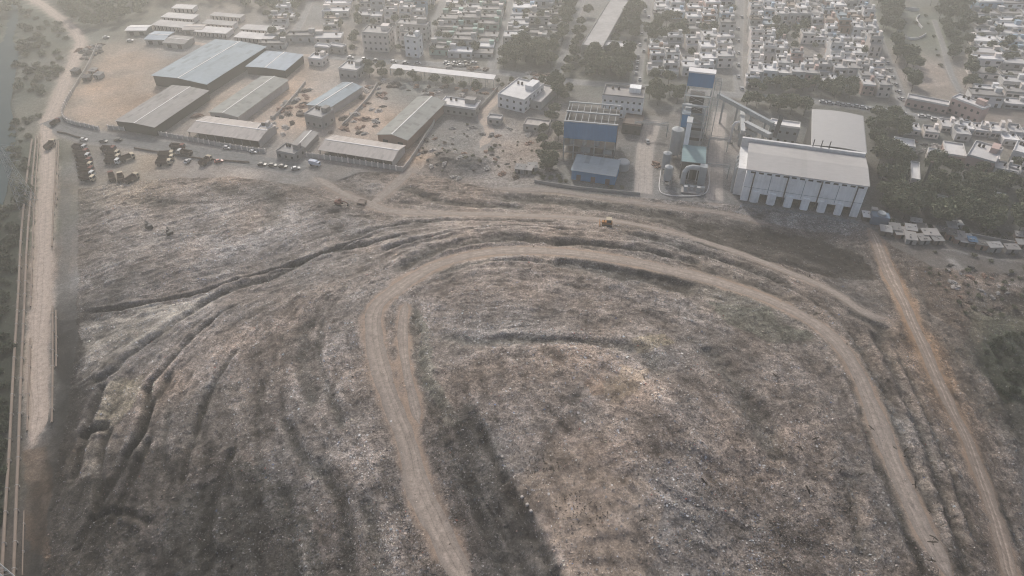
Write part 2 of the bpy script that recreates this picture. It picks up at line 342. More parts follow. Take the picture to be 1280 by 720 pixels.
# patches of one material, one of painted slope shade, with ragged edges: outline, albedo, warmth, green, strength, softness of the edge
PATCH = [
 ([(566,520),(588,500),(612,548),(640,602),(666,645),(692,690),(718,745),(640,745),(618,690),(596,640),(575,580)], .07, -.2, .1, .85, .8),
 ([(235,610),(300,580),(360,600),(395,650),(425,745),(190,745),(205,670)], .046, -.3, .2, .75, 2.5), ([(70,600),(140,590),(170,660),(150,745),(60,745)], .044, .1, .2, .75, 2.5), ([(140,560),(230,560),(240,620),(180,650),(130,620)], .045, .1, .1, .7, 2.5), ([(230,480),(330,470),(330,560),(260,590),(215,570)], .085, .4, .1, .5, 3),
 ([(752,480),(775,458),(806,458),(792,482),(768,503),(754,500)], .235, 1.6, .3, .6, 1.5), ([(735,470),(752,465),(756,490),(738,492)], .185, 2.4, 0, .5, 1.5),
 ([(790,425),(830,418),(838,432),(815,442),(790,440)], .17, 1.4, .6, .6, 1.5),
 ([(880,378),(960,384),(1020,424),(970,430),(905,408)], .10, -.1, .7, .6, 2), ([(515,385),(528,385),(545,470),(575,540),(560,540),(530,480)], .10, -.2, .7, .5, 1),
 ([(876,276),(940,287),(1010,297),(1080,318),(1092,350),(1000,338),(930,320),(865,300),(855,280)], .030, .2, .2, .92, 1.2), ([(720,250),(820,258),(870,275),(860,290),(790,272),(720,262)], .07, .2, .2, .7, 1.5),  # first outline: shaded pit slope below the hall, its shade put into the albedo
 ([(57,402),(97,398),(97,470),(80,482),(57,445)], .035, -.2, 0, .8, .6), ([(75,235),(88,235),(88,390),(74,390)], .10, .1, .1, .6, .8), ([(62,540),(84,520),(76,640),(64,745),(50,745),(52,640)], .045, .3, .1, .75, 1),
 ([(100,402),(250,374),(325,352),(290,366),(200,420),(162,440),(105,476)], .25, .1, .2, .85, .8), ([(130,490),(145,470),(180,470),(175,500),(140,540),(118,535)], .19, .9, .5, .7, .8), ([(108,545),(126,540),(124,590),(104,600)], .16, .3, .2, .65, .6),
 ([(924,254),(1068,274),(1092,286),(1060,294),(960,280),(918,266)], .155, -1.0, 0, .75, 1), ([(1150,335),(1200,340),(1216,380),(1205,424),(1160,388)], .07, 1.4, 0, .7, 1.5), ([(1232,352),(1290,360),(1290,395),(1240,388)], .075, 1.2, 0, .5, 1.5),
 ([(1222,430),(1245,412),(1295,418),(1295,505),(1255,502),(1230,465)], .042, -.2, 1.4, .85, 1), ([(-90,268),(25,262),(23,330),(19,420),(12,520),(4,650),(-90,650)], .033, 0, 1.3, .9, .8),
 ([(30,562),(62,556),(64,640),(52,705),(32,690)], .085, 2.6, 0, .7, 1), ([(668,560),(780,590),(830,640),(820,745),(725,745),(690,680),(650,610)], .175, 1.1, .1, .55, 4),
 ([(1100,305),(1125,345),(1160,410),(1200,480),(1185,490),(1140,430),(1110,370)], .16, 2.2, 0, .5, 1.5), ([(990,520),(1050,560),(1080,640),(1060,660),(1010,600)], .155, 1.0, 0, .4, 3)]
WF = [fbm(GX, GY, 4, 4, q) for q in (90, 91)]; WB = [fbm(GX, GY, 12, 4, q) for q in (92, 93)]; WM = fbm(GX, GY, 5, 3, 94)
for i, (p, v, w, g, a, sf) in enumerate(PATCH):
    wx = WF[0] * 1.3 + WB[0] * sf * 2.2; wy = WF[1] * 1.3 + WB[1] * sf * 2.2
    m = inside(on_ground(p), GX + wx, GY + wy) * a * (1 + .5 * WM); m = np.clip(m, 0, .95)
    loc = np.clip(VAL / np.maximum(np.exp(num[..., 0]), .01), .35, 1.8)
    VAL = VAL * (1 - m) + v * loc * m; WARM = WARM * (1 - m) + w * m; GRN = GRN * (1 - m) + g * m
LL = inside(on_ground([(60,480),(250,400),(420,380),(470,560),(560,745),(40,745)]), GX, GY)
VAL *= 1 + LL * .22 * np.clip(STREAK, -2, 2)
for (px_, py_, r_, a_) in [(725,650,20,.75),(700,590,16,.55),(775,690,16,.5),(760,478,9,.6),(150,435,10,.6),(200,405,10,.6),(270,380,9,.5)]:
    c = on_ground([(px_, py_)])[0]; SOFT = np.maximum(SOFT, a_ * np.exp(-((GX - c[0]) ** 2 + (GY - c[1]) ** 2) / r_ ** 2))
# litter cover
for (px_, py_, r, a) in [(160,290,40,.7),(260,270,40,.75),(340,290,40,.6),(140,340,35,.6),(240,330,40,.6),(150,410,22,.6),(250,380,22,.4),(990,264,11,1.0),(1050,277,10,1.0),(940,259,9,.8),(1020,270,9,1.0),(860,610,16,.8),(900,680,20,.6),
                         (930,640,18,.5),(440,460,25,.45),(490,650,18,.5),(640,450,22,.45),(740,460,22,.55),(600,400,30,.35),(1200,330,22,.5),(1220,370,18,.5),(1240,420,20,.3),(100,300,18,.4),(970,700,18,.6),(370,420,30,.35),(860,480,25,.4),(980,560,25,.3),(320,620,30,.18),(700,560,22,.25),(600,215,20,.4)]:
    c = on_ground([(px_, py_)])[0]
    LITTER = np.maximum(LITTER, a * np.exp(-((GX - c[0]) ** 2 + (GY - c[1]) ** 2) / r ** 2))
LITTER = np.clip(LITTER + FILL * .2, 0, 1) * (FILL * .85 + .15) * (1 + 1.2 * fbm(GX, GY, 8, 3, 61))
# roads pressed into the ground
RP = {}
for n, (p, w, k) in ROADS.items():
    q = wpath(p); RP[n] = q
    D, S = near(q, w * 2 + 5)
    Dn = D + fbm(GX, GY, 5, 3, 71) * (1.6 if k != 'asphalt' else .4) + (1 - np.clip(np.minimum(S, 1 - S) * 30, 0, 1)) * w * .4
    m = 1 - smooth(Dn, w * .36, w * .66 + .8)
    mz = 1 - smooth(D, w * .5 + .5, w * .5 + 3.0)
    zc = bil(H0, CX[0], CY[0], 4.0, GX, GY)
    if k != 'faint': Z = Z * (1 - mz) + Z0 * mz
    else: Z = Z * (1 - mz) + Z0 * mz
    tone = {'haul': (.205, 1.6, 0), 'faint': (.19, 1.2, 0), 'rust': (.18, 1.6, 0), 'dust': (.29, 1.5, 0), 'asphalt': (.18, .4, 0)}[k]
    a = {'haul': .9, 'faint': .6, 'rust': .8, 'dust': .95, 'asphalt': .95}[k]
    VAL = VAL * (1 - m * a) + tone[0] * m * a; WARM = WARM * (1 - m * a) + tone[1] * m * a; GRN *= (1 - m * a)
    SOFT = np.maximum(SOFT, m); LITTER *= 1 - m * .85
    if k == 'rust':
        g = np.exp(-(D / 8.5) ** 2) * np.clip(1 - np.abs(S - .42) * 1.6, 0.1, 1); WARM += 1.5 * g; VAL *= 1 + .10 * g
for p, w in CITY + TRACKS_CITY + CONCRETE:
    q = wpath(p, 4.0); D, S = near(q, w + 4)
    m = 1 - smooth(D, w * .5, w * .5 + 1.5); VAL = VAL * (1 - m) + .2 * m; WARM = WARM * (1 - m) + .3 * m; SOFT = np.maximum(SOFT, m)
# canal bed, green pond hollow
canal_px = [(7,-20),(21,-20),(21,0),(22,25),(15,50),(23,65),(18,95),(12,130),(19,160),(18,190),(14,215),(8,240),(0,268),(-40,330),(-160,330),(-160,160),(-40,110),(-12,70),(5,46),(9,25),(8,0)]
CW = Un(canal_px)
cm = inside(CW, GX + wobx * .5, GY + woby * .5)
cmz = np.zeros(GX.shape); cmz[cm] = 1.0
Z = np.where(cm, -1.6, Z)
SOFT = np.maximum(SOFT, (1 - FILL) * (.6 - .35 * rubble))
VAL = np.clip(VAL, .022, .5)

HX, HY = xs, ys
def gz(x, y):
    x = np.atleast_1d(np.asarray(x, float)); y = np.atleast_1d(np.asarray(y, float))
    i = np.clip(np.searchsorted(HX, x) - 1, 0, len(HX) - 2); j = np.clip(np.searchsorted(HY, y) - 1, 0, len(HY) - 2)
    fx = (x - HX[i]) / (HX[i + 1] - HX[i]); fy = (y - HY[j]) / (HY[j + 1] - HY[j])
    return (Z[j, i] * (1 - fx) + Z[j, i + 1] * fx) * (1 - fy) + (Z[j + 1, i] * (1 - fx) + Z[j + 1, i + 1] * fx) * fy

def G(px, py):
    """survey point -> (x, y, z) on the finished ground"""
    p = on_ground([(px, py)], gz)[0]
    return float(p[0]), float(p[1]), float(gz(p[0], p[1])[0])

# ------------------------------------------------------------------ materials
MATS = {}
def nmat(name):
    m = bpy.data.materials.new(name); m.use_nodes = True
    nt = m.node_tree; b = nt.nodes['Principled BSDF']
    b.inputs['Specular IOR Level'].default_value = .2
    MATS[name] = m
    return m, nt, b
def L(nt, a, b): nt.links.new(a, b)
def node(nt, t, **kw):
    n = nt.nodes.new(t)
    for k, v in kw.items(): setattr(n, k, v)
    return n
def math_n(nt, op, a, b=None, clamp=False):
    n = node(nt, 'ShaderNodeMath', operation=op); n.use_clamp = clamp
    for i, v in enumerate((a, b)):
        if v is None: continue
        if isinstance(v, (int, float)): n.inputs[i].default_value = v
        else: L(nt, v, n.inputs[i])
    return n.outputs[0]
def mixc(nt, fac, a, b, blend='MIX'):
    n = node(nt, 'ShaderNodeMix', data_type='RGBA', blend_type=blend)
    for s, v in ((n.inputs['Factor'], fac), (n.inputs[6], a), (n.inputs[7], b)):
        if isinstance(v, (int, float)): s.default_value = v
        elif isinstance(v, tuple): s.default_value = (*v, 1)
        else: L(nt, v, s)
    return n.outputs[2]

def surf(name, col, rough=.85, var=.25, scale=1.2, stain=.0, obvar=.0, streak=None, metal=0, bump=0, panel=None):
    """weathered paint, sheet metal, concrete: base colour broken up by two noises, a per-object shift and run-off streaks"""
    m, nt, b = nmat(name)
    tc = node(nt, 'ShaderNodeTexCoord'); v = tc.outputs['Object']
    n1 = node(nt, 'ShaderNodeTexNoise'); n1.inputs['Scale'].default_value = scale; n1.inputs['Detail'].default_value = 6; n1.inputs['Roughness'].default_value = .65
    L(nt, v, n1.inputs['Vector'])
    n2 = node(nt, 'ShaderNodeTexNoise'); n2.inputs['Scale'].default_value = scale * .13; n2.inputs['Detail'].default_value = 4
    L(nt, v, n2.inputs['Vector'])
    f = math_n(nt, 'ADD', math_n(nt, 'MULTIPLY', n1.outputs['Fac'], .55), math_n(nt, 'MULTIPLY', n2.outputs['Fac'], .45))
    f = math_n(nt, 'MULTIPLY', math_n(nt, 'SUBTRACT', f, .5), 4 * var)
    if streak:
        mp = node(nt, 'ShaderNodeMapping'); mp.inputs['Scale'].default_value = streak; L(nt, v, mp.inputs['Vector'])
        n3 = node(nt, 'ShaderNodeTexNoise'); n3.inputs['Scale'].default_value = 1; n3.inputs['Detail'].default_value = 3; L(nt, mp.outputs[0], n3.inputs['Vector'])
        f = math_n(nt, 'ADD', f, math_n(nt, 'MULTIPLY', math_n(nt, 'SUBTRACT', n3.outputs['Fac'], .5), 2.4 * var))
    if panel:
        fl = node(nt, 'ShaderNodeVectorMath', operation='DIVIDE'); L(nt, v, fl.inputs[0]); fl.inputs[1].default_value = (*panel[:2], 1000)
        fr_ = node(nt, 'ShaderNodeVectorMath', operation='FLOOR'); L(nt, fl.outputs[0], fr_.inputs[0]); wn = node(nt, 'ShaderNodeTexWhiteNoise'); L(nt, fr_.outputs[0], wn.inputs['Vector'])
        pw_ = math_n(nt, 'POWER', wn.outputs['Value'], 3.0)
        f = math_n(nt, 'SUBTRACT', f, math_n(nt, 'MULTIPLY', pw_, panel[2]))
    if obvar:
        oi = node(nt, 'ShaderNodeObjectInfo')
        f = math_n(nt, 'ADD', f, math_n(nt, 'MULTIPLY', math_n(nt, 'SUBTRACT', oi.outputs['Random'], .5), 2 * obvar))
    f = math_n(nt, 'MAXIMUM', math_n(nt, 'ADD', f, 1), .25)
    hsv = node(nt, 'ShaderNodeHueSaturation'); hsv.inputs['Color'].default_value = (*col, 1); L(nt, f, hsv.inputs['Value'])
    c = hsv.outputs[0]
    if stain:
        n4 = node(nt, 'ShaderNodeTexNoise'); n4.inputs['Scale'].default_value = scale * .5; n4.inputs['Detail'].default_value = 8; n4.inputs['Roughness'].default_value = .7
        L(nt, v, n4.inputs['Vector'])
        r = math_n(nt, 'MULTIPLY', math_n(nt, 'SUBTRACT', n4.outputs['Fac'], .5), 5, True)
        c = mixc(nt, math_n(nt, 'MULTIPLY', r, stain), c, (.09, .08, .07))
    L(nt, c, b.inputs['Base Color']); b.inputs['Roughness'].default_value = rough; b.inputs['Metallic'].default_value = metal
    if bump:
        bp = node(nt, 'ShaderNodeBump'); bp.inputs['Strength'].default_value = bump; L(nt, n1.outputs['Fac'], bp.inputs['Height']); L(nt, bp.outputs[0], b.inputs['Normal'])
    return m

def ground_mat():
    m, nt, b = nmat('landfill ground')
    at = node(nt, 'ShaderNodeAttribute', attribute_name='tone'); mk = node(nt, 'ShaderNodeAttribute', attribute_name='mask')
    sep = node(nt, 'ShaderNodeSeparateColor'); L(nt, mk.outputs['Color'], sep.inputs[0])
    lit, soft = sep.outputs[0], sep.outputs[2]
    tc = node(nt, 'ShaderNodeTexCoord'); v = tc.outputs['Object']
    def noise(s, d=4, r=.6):
        n = node(nt, 'ShaderNodeTexNoise'); n.inputs['Scale'].default_value = s; n.inputs['Detail'].default_value = d; n.inputs['Roughness'].default_value = r
        L(nt, v, n.inputs['Vector']); return n.outputs['Fac']
    n1, n2, n3, n5 = noise(.55, 6, .7), noise(2.0, 5, .75), noise(.09, 4), noise(3.6, 3, .7)
    hard = math_n(nt, 'SUBTRACT', 1, math_n(nt, 'MULTIPLY', soft, .72))
    f = math_n(nt, 'ADD', math_n(nt, 'MULTIPLY', math_n(nt, 'SUBTRACT', n1, .5), 2.4), math_n(nt, 'MULTIPLY', math_n(nt, 'SUBTRACT', n2, .5), 3.4))
    f = math_n(nt, 'ADD', math_n(nt, 'MULTIPLY', f, hard), math_n(nt, 'MULTIPLY', math_n(nt, 'SUBTRACT', n3, .5), .5))
    f = math_n(nt, 'MAXIMUM', math_n(nt, 'ADD', f, 1), .3)
    hsv = node(nt, 'ShaderNodeHueSaturation'); L(nt, at.outputs['Color'], hsv.inputs['Color']); L(nt, f, hsv.inputs['Value'])
    c = hsv.outputs[0]
    for sc, lo_, amp in ((2.6, .66, .66), (5.5, .76, .46), (1.1, .82, .34)):
        vc = node(nt, 'ShaderNodeTexVoronoi'); vc.inputs['Scale'].default_value = sc; L(nt, v, vc.inputs['Vector'])
        s3 = node(nt, 'ShaderNodeSeparateColor'); L(nt, vc.outputs['Color'], s3.inputs[0])
        k3 = math_n(nt, 'ADD', math_n(nt, 'MULTIPLY', math_n(nt, 'MULTIPLY', s3.outputs[0], amp), hard), math_n(nt, 'SUBTRACT', 1, math_n(nt, 'MULTIPLY', hard, 1 - lo_)))
        h3 = node(nt, 'ShaderNodeHueSaturation'); L(nt, c, h3.inputs['Color']); L(nt, k3, h3.inputs['Value']); c = h3.outputs[0]
    litb = math_n(nt, 'ADD', math_n(nt, 'MULTIPLY', lit, .7), .06)
    fl = math_n(nt, 'MULTIPLY', math_n(nt, 'SUBTRACT', n5, .60), 9, True)
    c = mixc(nt, math_n(nt, 'MULTIPLY', math_n(nt, 'MULTIPLY', fl, litb), hard), c, (.42, .41, .41))
    dk = math_n(nt, 'MULTIPLY', math_n(nt, 'SUBTRACT', .41, n5), 9, True)
    c = mixc(nt, math_n(nt, 'MULTIPLY', math_n(nt, 'MULTIPLY', dk, .65), hard), c, (.045, .04, .038))
    for sc, amt in ((1.9, .20), (4.2, .24)):
        vo = node(nt, 'ShaderNodeTexVoronoi'); vo.inputs['Scale'].default_value = sc; L(nt, v, vo.inputs['Vector'])
        s2 = node(nt, 'ShaderNodeSeparateColor'); L(nt, vo.outputs['Color'], s2.inputs[0])
        thr = math_n(nt, 'SUBTRACT', 1.0, math_n(nt, 'MULTIPLY', lit, amt))
        on = math_n(nt, 'GREATER_THAN', s2.outputs[0], thr)
        on = math_n(nt, 'MULTIPLY', on, math_n(nt, 'LESS_THAN', vo.outputs['Distance'], math_n(nt, 'MULTIPLY', n2, .75)))
        ramp = node(nt, 'ShaderNodeValToRGB'); L(nt, s2.outputs[1], ramp.inputs[0])
        e = ramp.color_ramp.elements; e[0].color = (.30, .29, .28, 1); e[1].color = (.40, .40, .43, 1)
        for p_, cc in ((.3, (.05, .05, .055, 1)), (.5, (.28, .25, .22, 1)), (.62, (.44, .43, .43, 1)), (.75, (.20, .22, .27, 1)), (.86, (.30, .20, .17, 1))):
            x = e.new(p_); x.color = cc
        c = mixc(nt, math_n(nt, 'MULTIPLY', on, .6), c, ramp.outputs[0])
    L(nt, c, b.inputs['Base Color']); b.inputs['Roughness'].default_value = .95; b.inputs['Specular IOR Level'].default_value = .1
    bp = node(nt, 'ShaderNodeBump'); bp.inputs['Distance'].default_value = .5; L(nt, math_n(nt, 'MULTIPLY', hard, .8), bp.inputs['Strength'])
    L(nt, math_n(nt, 'ADD', math_n(nt, 'MULTIPLY', n1, .7), math_n(nt, 'MULTIPLY', n2, .4)), bp.inputs['Height']); L(nt, bp.outputs[0], b.inputs['Normal'])
    return m

def track_mat(name, col, rut, edge, ruts=(.36,), rutw=.13):
    m, nt, b = nmat(name)
    at = node(nt, 'ShaderNodeAttribute', attribute_name='lane')
    sep = node(nt, 'ShaderNodeSeparateColor'); L(nt, at.outputs['Color'], sep.inputs[0])
    tc = node(nt, 'ShaderNodeTexCoord'); v = tc.outputs['Object']
    def noise(s, d=5, r=.65):
        n = node(nt, 'ShaderNodeTexNoise'); n.inputs['Scale'].default_value = s; n.inputs['Detail'].default_value = d; n.inputs['Roughness'].default_value = r
        L(nt, v, n.inputs['Vector']); return n.outputs['Fac']
    n1, n2, n3 = noise(.07), noise(.6), noise(2.5)
    ac = math_n(nt, 'ADD', math_n(nt, 'SUBTRACT', math_n(nt, 'MULTIPLY', sep.outputs[0], 2), 1), math_n(nt, 'MULTIPLY', math_n(nt, 'SUBTRACT', n1, .5), .5))
    ab = math_n(nt, 'ABSOLUTE', ac)
    d = math_n(nt, 'ABSOLUTE', math_n(nt, 'SUBTRACT', ab, ruts[0]))
    r = math_n(nt, 'SUBTRACT', 1, math_n(nt, 'DIVIDE', d, rutw), True)
    r = math_n(nt, 'MULTIPLY', r, math_n(nt, 'MULTIPLY', math_n(nt, 'SUBTRACT', n2, .25), 1.6, True))
    e = math_n(nt, 'MULTIPLY', math_n(nt, 'SUBTRACT', math_n(nt, 'ADD', ab, math_n(nt, 'MULTIPLY', math_n(nt, 'SUBTRACT', n2, .5), .9)), .62), 3.0, True)
    c = mixc(nt, r, col, rut); c = mixc(nt, e, c, edge)
    ln = math_n(nt, 'SUBTRACT', 1, math_n(nt, 'DIVIDE', math_n(nt, 'ABSOLUTE', math_n(nt, 'SUBTRACT', math_n(nt, 'ADD', ac, math_n(nt, 'MULTIPLY', n3, .1)), .12)), .05), True)
    ln2 = math_n(nt, 'SUBTRACT', 1, math_n(nt, 'DIVIDE', math_n(nt, 'ABSOLUTE', math_n(nt, 'ADD', ac, .52)), .05), True)
    f = math_n(nt, 'ADD', 1, math_n(nt, 'ADD', math_n(nt, 'MULTIPLY', math_n(nt, 'SUBTRACT', n2, .5), 1.3), math_n(nt, 'MULTIPLY', math_n(nt, 'SUBTRACT', n3, .5), 1.3)))
    f = math_n(nt, 'SUBTRACT', f, math_n(nt, 'MULTIPLY', math_n(nt, 'MAXIMUM', ln, ln2), math_n(nt, 'MULTIPLY', n1, .6)))
    hsv = node(nt, 'ShaderNodeHueSaturation'); L(nt, c, hsv.inputs['Color']); L(nt, f, hsv.inputs['Value'])
    L(nt, hsv.outputs[0], b.inputs['Base Color']); b.inputs['Roughness'].default_value = .95
    bp = node(nt, 'ShaderNodeBump'); bp.inputs['Strength'].default_value = .3; bp.inputs['Distance'].default_value = .2; L(nt, n2, bp.inputs['Height']); L(nt, bp.outputs[0], b.inputs['Normal'])
    return m

def tint(v, w=0, g=0):
    return (v * (1 + .10 * w - .12 * g), v * (1 - .019 * w + .06 * g), v * (1 - .103 * w - .14 * g))

# ------------------------------------------------------------------ object helpers
def tag(o, label=None, cat=None, group=None, kind=None):
    for k, v in (('label', label), ('category', cat), ('group', group), ('kind', kind)):
        if v: o[k] = v
    return o
def thing(name, label, cat, loc=(0, 0, 0), rz=0.0, group=None):
    o = bpy.data.objects.new(name, None); COL.objects.link(o); o.empty_display_size = .5
    o.location = loc; o.rotation_euler = (0, 0, rz)
    return tag(o, label, cat, group)

class MB:
    def __init__(s): s.v = []; s.f = []; s.m = []
    def add(s, vs, fs, mi=0):
        n = len(s.v); s.v += [tuple(map(float, a)) for a in vs]; s.f += [tuple(n + i for i in f) for f in fs]; s.m += [mi] * len(fs); return s
    def box(s, x0, x1, y0, y1, z0, z1, mi=0):
        return s.add([(x0,y0,z0),(x1,y0,z0),(x1,y1,z0),(x0,y1,z0),(x0,y0,z1),(x1,y0,z1),(x1,y1,z1),(x0,y1,z1)],
                     [(3,2,1,0),(4,5,6,7),(0,1,5,4),(1,2,6,5),(2,3,7,6),(3,0,4,7)], mi)
    def prism(s, poly, z0, z1, mi=0):
        n = len(poly)
        return s.add([(*p, z0) for p in poly] + [(*p, z1) for p in poly],
                     [tuple(range(n))[::-1], tuple(range(n, 2 * n))] + [(i, (i + 1) % n, n + (i + 1) % n, n + i) for i in range(n)], mi)
    def prof(s, poly, x0, x1, mi=0, ax='x'):
        """profile in (y, z) swept along x (or (x, z) along y)"""
        n = len(poly); k = (lambda t, p: (t, p[0], p[1])) if ax == 'x' else (lambda t, p: (p[0], t, p[1]))
        vs = [k(x0, p) for p in poly] + [k(x1, p) for p in poly]
        return s.add(vs, [tuple(range(n))[::-1], tuple(range(n, 2 * n))] + [(i, (i + 1) % n, n + (i + 1) % n, n + i) for i in range(n)], mi)
    def cyl(s, x, y, z0, z1, r, n=10, r2=None, mi=0):
        r2 = r if r2 is None else r2
        a = [2 * math.pi * i / n for i in range(n)]
        return s.add([(x + r * math.cos(t), y + r * math.sin(t), z0) for t in a] + [(x + r2 * math.cos(t), y + r2 * math.sin(t), z1) for t in a],
                     [tuple(range(n))[::-1], tuple(range(n, 2 * n))] + [(i, (i + 1) % n, n + (i + 1) % n, n + i) for i in range(n)], mi)
    def tube(s, path, r, n=8, mi=0):
        P = [Vector(p) for p in path]; rings = []
        for i, p in enumerate(P):
            d = (P[min(i + 1, len(P) - 1)] - P[max(i - 1, 0)]).normalized()
            u = d.cross(Vector((0, 0, 1)))
            if u.length < 1e-3: u = Vector((1, 0, 0))
            u.normalize(); w = u.cross(d)
            rr = r[i] if isinstance(r, (list, tuple)) else r
            rings.append([p + (u * math.cos(2 * math.pi * k / n) + w * math.sin(2 * math.pi * k / n)) * rr for k in range(n)])
        vs = [v for g in rings for v in g]; fs = []
        for i in range(len(P) - 1):
            for k in range(n):
                fs.append((i * n + k, i * n + (k + 1) % n, (i + 1) * n + (k + 1) % n, (i + 1) * n + k))
        fs += [tuple(range(n))[::-1], tuple((len(P) - 1) * n + k for k in range(n))]
        return s.add(vs, fs, mi)
    def bar(s, a, b, t, mi=0): return s.tube([a, b], t * .7, 4, mi)
    def mesh(s, name, mats):
        me = bpy.data.meshes.new(name); me.from_pydata(s.v, [], s.f)
        for m in (mats if isinstance(mats, (list, tuple)) else [mats]): me.materials.append(m)
        if len(me.materials) > 1: me.polygons.foreach_set('material_index', s.m)
        bm = bmesh.new(); bm.from_mesh(me); bmesh.ops.recalc_face_normals(bm, faces=bm.faces); bm.to_mesh(me); bm.free()
        me.update(); return me
    def build(s, name, mats, parent=None, loc=None):
        o = bpy.data.objects.new(name, s.mesh(name, mats)); COL.objects.link(o)
        if parent is not None: o.parent = parent
        if loc is not None: o.location = loc
        return o

KIDS = {}
def copy_tree(o, parent=None):
    c = o.copy(); COL.objects.link(c); c.parent = parent
    for ch in list(o.children): copy_tree(ch, c)
    return c
def recolour(o, names, mat):
    for ch in [o] + list(o.children_recursive):
        if ch.type == 'MESH' and ch.name.split('.')[0] in names:
            ch.material_slots[0].link = 'OBJECT'; ch.material_slots[0].material = mat

class Frame:
    """a rectangle on plan: origin at front-left corner a, u along the front to b, v away from it"""
    def __init__(s, a, b):
        s.a = Vector((a[0], a[1])); d = Vector((b[0] - a[0], b[1] - a[1])); s.len = d.length; s.u = d.normalized()
        s.v = Vector((-s.u.y, s.u.x)); s.rz = math.atan2(s.u.y, s.u.x)
    def uv(s, px, py, z=0):
        d = Vector(U(px, py, z)) - s.a
        return d.dot(s.u), d.dot(s.v)
    def world(s, u, v): p = s.a + s.u * u + s.v * v; return p.x, p.y

NAMES = ['first','second','third','fourth','fifth','sixth','seventh','eighth','ninth','tenth','eleventh','twelfth','thirteenth','fourteenth','fifteenth','sixteenth','seventeenth','eighteenth','nineteenth','twentieth','twenty-first','twenty-second']

# ================================================================== BUILD
M_ground = ground_mat()
def build_ground():
    ny, nx = GX.shape
    me = bpy.data.meshes.new('ground')
    co = np.stack([GX, GY, Z], -1).reshape(-1, 3).astype(np.float32)
    idx = np.arange(nx * ny).reshape(ny, nx)
    q = np.stack([idx[:-1, :-1], idx[:-1, 1:], idx[1:, 1:], idx[1:, :-1]], -1).reshape(-1, 4)
    me.vertices.add(len(co)); me.vertices.foreach_set('co', co.ravel())
    me.loops.add(q.size); me.loops.foreach_set('vertex_index', q.ravel().astype(np.int32))
    me.polygons.add(len(q)); me.polygons.foreach_set('loop_start', (np.arange(len(q)) * 4).astype(np.int32))
    me.polygons.foreach_set('loop_total', np.full(len(q), 4, np.int32)); me.polygons.foreach_set('use_smooth', np.ones(len(q), bool))
    me.update(calc_edges=True)
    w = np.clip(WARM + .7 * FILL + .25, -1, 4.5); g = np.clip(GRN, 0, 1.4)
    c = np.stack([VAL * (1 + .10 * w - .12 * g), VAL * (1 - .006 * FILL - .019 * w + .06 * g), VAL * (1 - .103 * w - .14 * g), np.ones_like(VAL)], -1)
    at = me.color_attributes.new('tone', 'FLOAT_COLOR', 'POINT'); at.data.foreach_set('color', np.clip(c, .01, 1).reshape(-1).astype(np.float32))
    k = np.stack([np.clip(LITTER, 0, 1), np.clip(STREAK * .2 + .5, 0, 1), np.clip(SOFT, 0, 1), np.ones_like(VAL)], -1)
    at = me.color_attributes.new('mask', 'FLOAT_COLOR', 'POINT'); at.data.foreach_set('color', k.reshape(-1).astype(np.float32))
    me.materials.append(M_ground)
    o = bpy.data.objects.new('ground', me); COL.objects.link(o); tag(o, 'grey brown landfill mound and the dusty plain around it', None, None, 'structure')
build_ground()

def ribbon(name, q, w, mat, lift=.08, label=None, ragged=.35, na=9, seed=0):
    n = len(q); t = np.gradient(q, axis=0); t /= np.maximum(np.hypot(t[:, 0], t[:, 1]), 1e-6)[:, None]
    nr = np.stack([-t[:, 1], t[:, 0]], -1)
    s = np.arange(n) * 1.5
    wl = w / 2 * (1 + ragged * fbm(s, s * 0 + seed, 14, 4, 81 + seed)); wr = w / 2 * (1 + ragged * fbm(s, s * 0 + seed + 50, 14, 4, 82 + seed))
    tp = np.clip(np.minimum(s, s[-1] - s) / (w * 1.2), .12, 1) if ragged > .15 else 1
    wl = wl * tp; wr = wr * tp
    k = np.linspace(-1, 1, na)
    off = np.where(k[None] < 0, k[None] * wl[:, None], k[None] * wr[:, None])
    P = q[:, None] + nr[:, None] * off[..., None]
    z = gz(P[..., 0].ravel(), P[..., 1].ravel()).reshape(n, na) + lift
    z[:, 0] -= lift * .7; z[:, -1] -= lift * .7
    vs = np.concatenate([P, z[..., None]], -1).reshape(-1, 3)
    idx = np.arange(n * na).reshape(n, na)
    f = np.stack([idx[:-1, :-1], idx[:-1, 1:], idx[1:, 1:], idx[1:, :-1]], -1).reshape(-1, 4)
    me = bpy.data.meshes.new(name); me.from_pydata(vs.tolist(), [], f.tolist())
    c = np.zeros((n * na, 4), np.float32); c[:, 0] = np.tile((k + 1) / 2, n); c[:, 3] = 1
    at = me.color_attributes.new('lane', 'FLOAT_COLOR', 'POINT'); at.data.foreach_set('color', c.ravel())
    me.polygons.foreach_set('use_smooth', np.ones(len(f), bool)); me.materials.append(mat)
    if len(f):
        nz = me.polygons[len(f) // 2].normal.z
        if nz < 0: me.flip_normals()
    o = bpy.data.objects.new(name, me); COL.objects.link(o); return tag(o, label, None, None, 'structure')

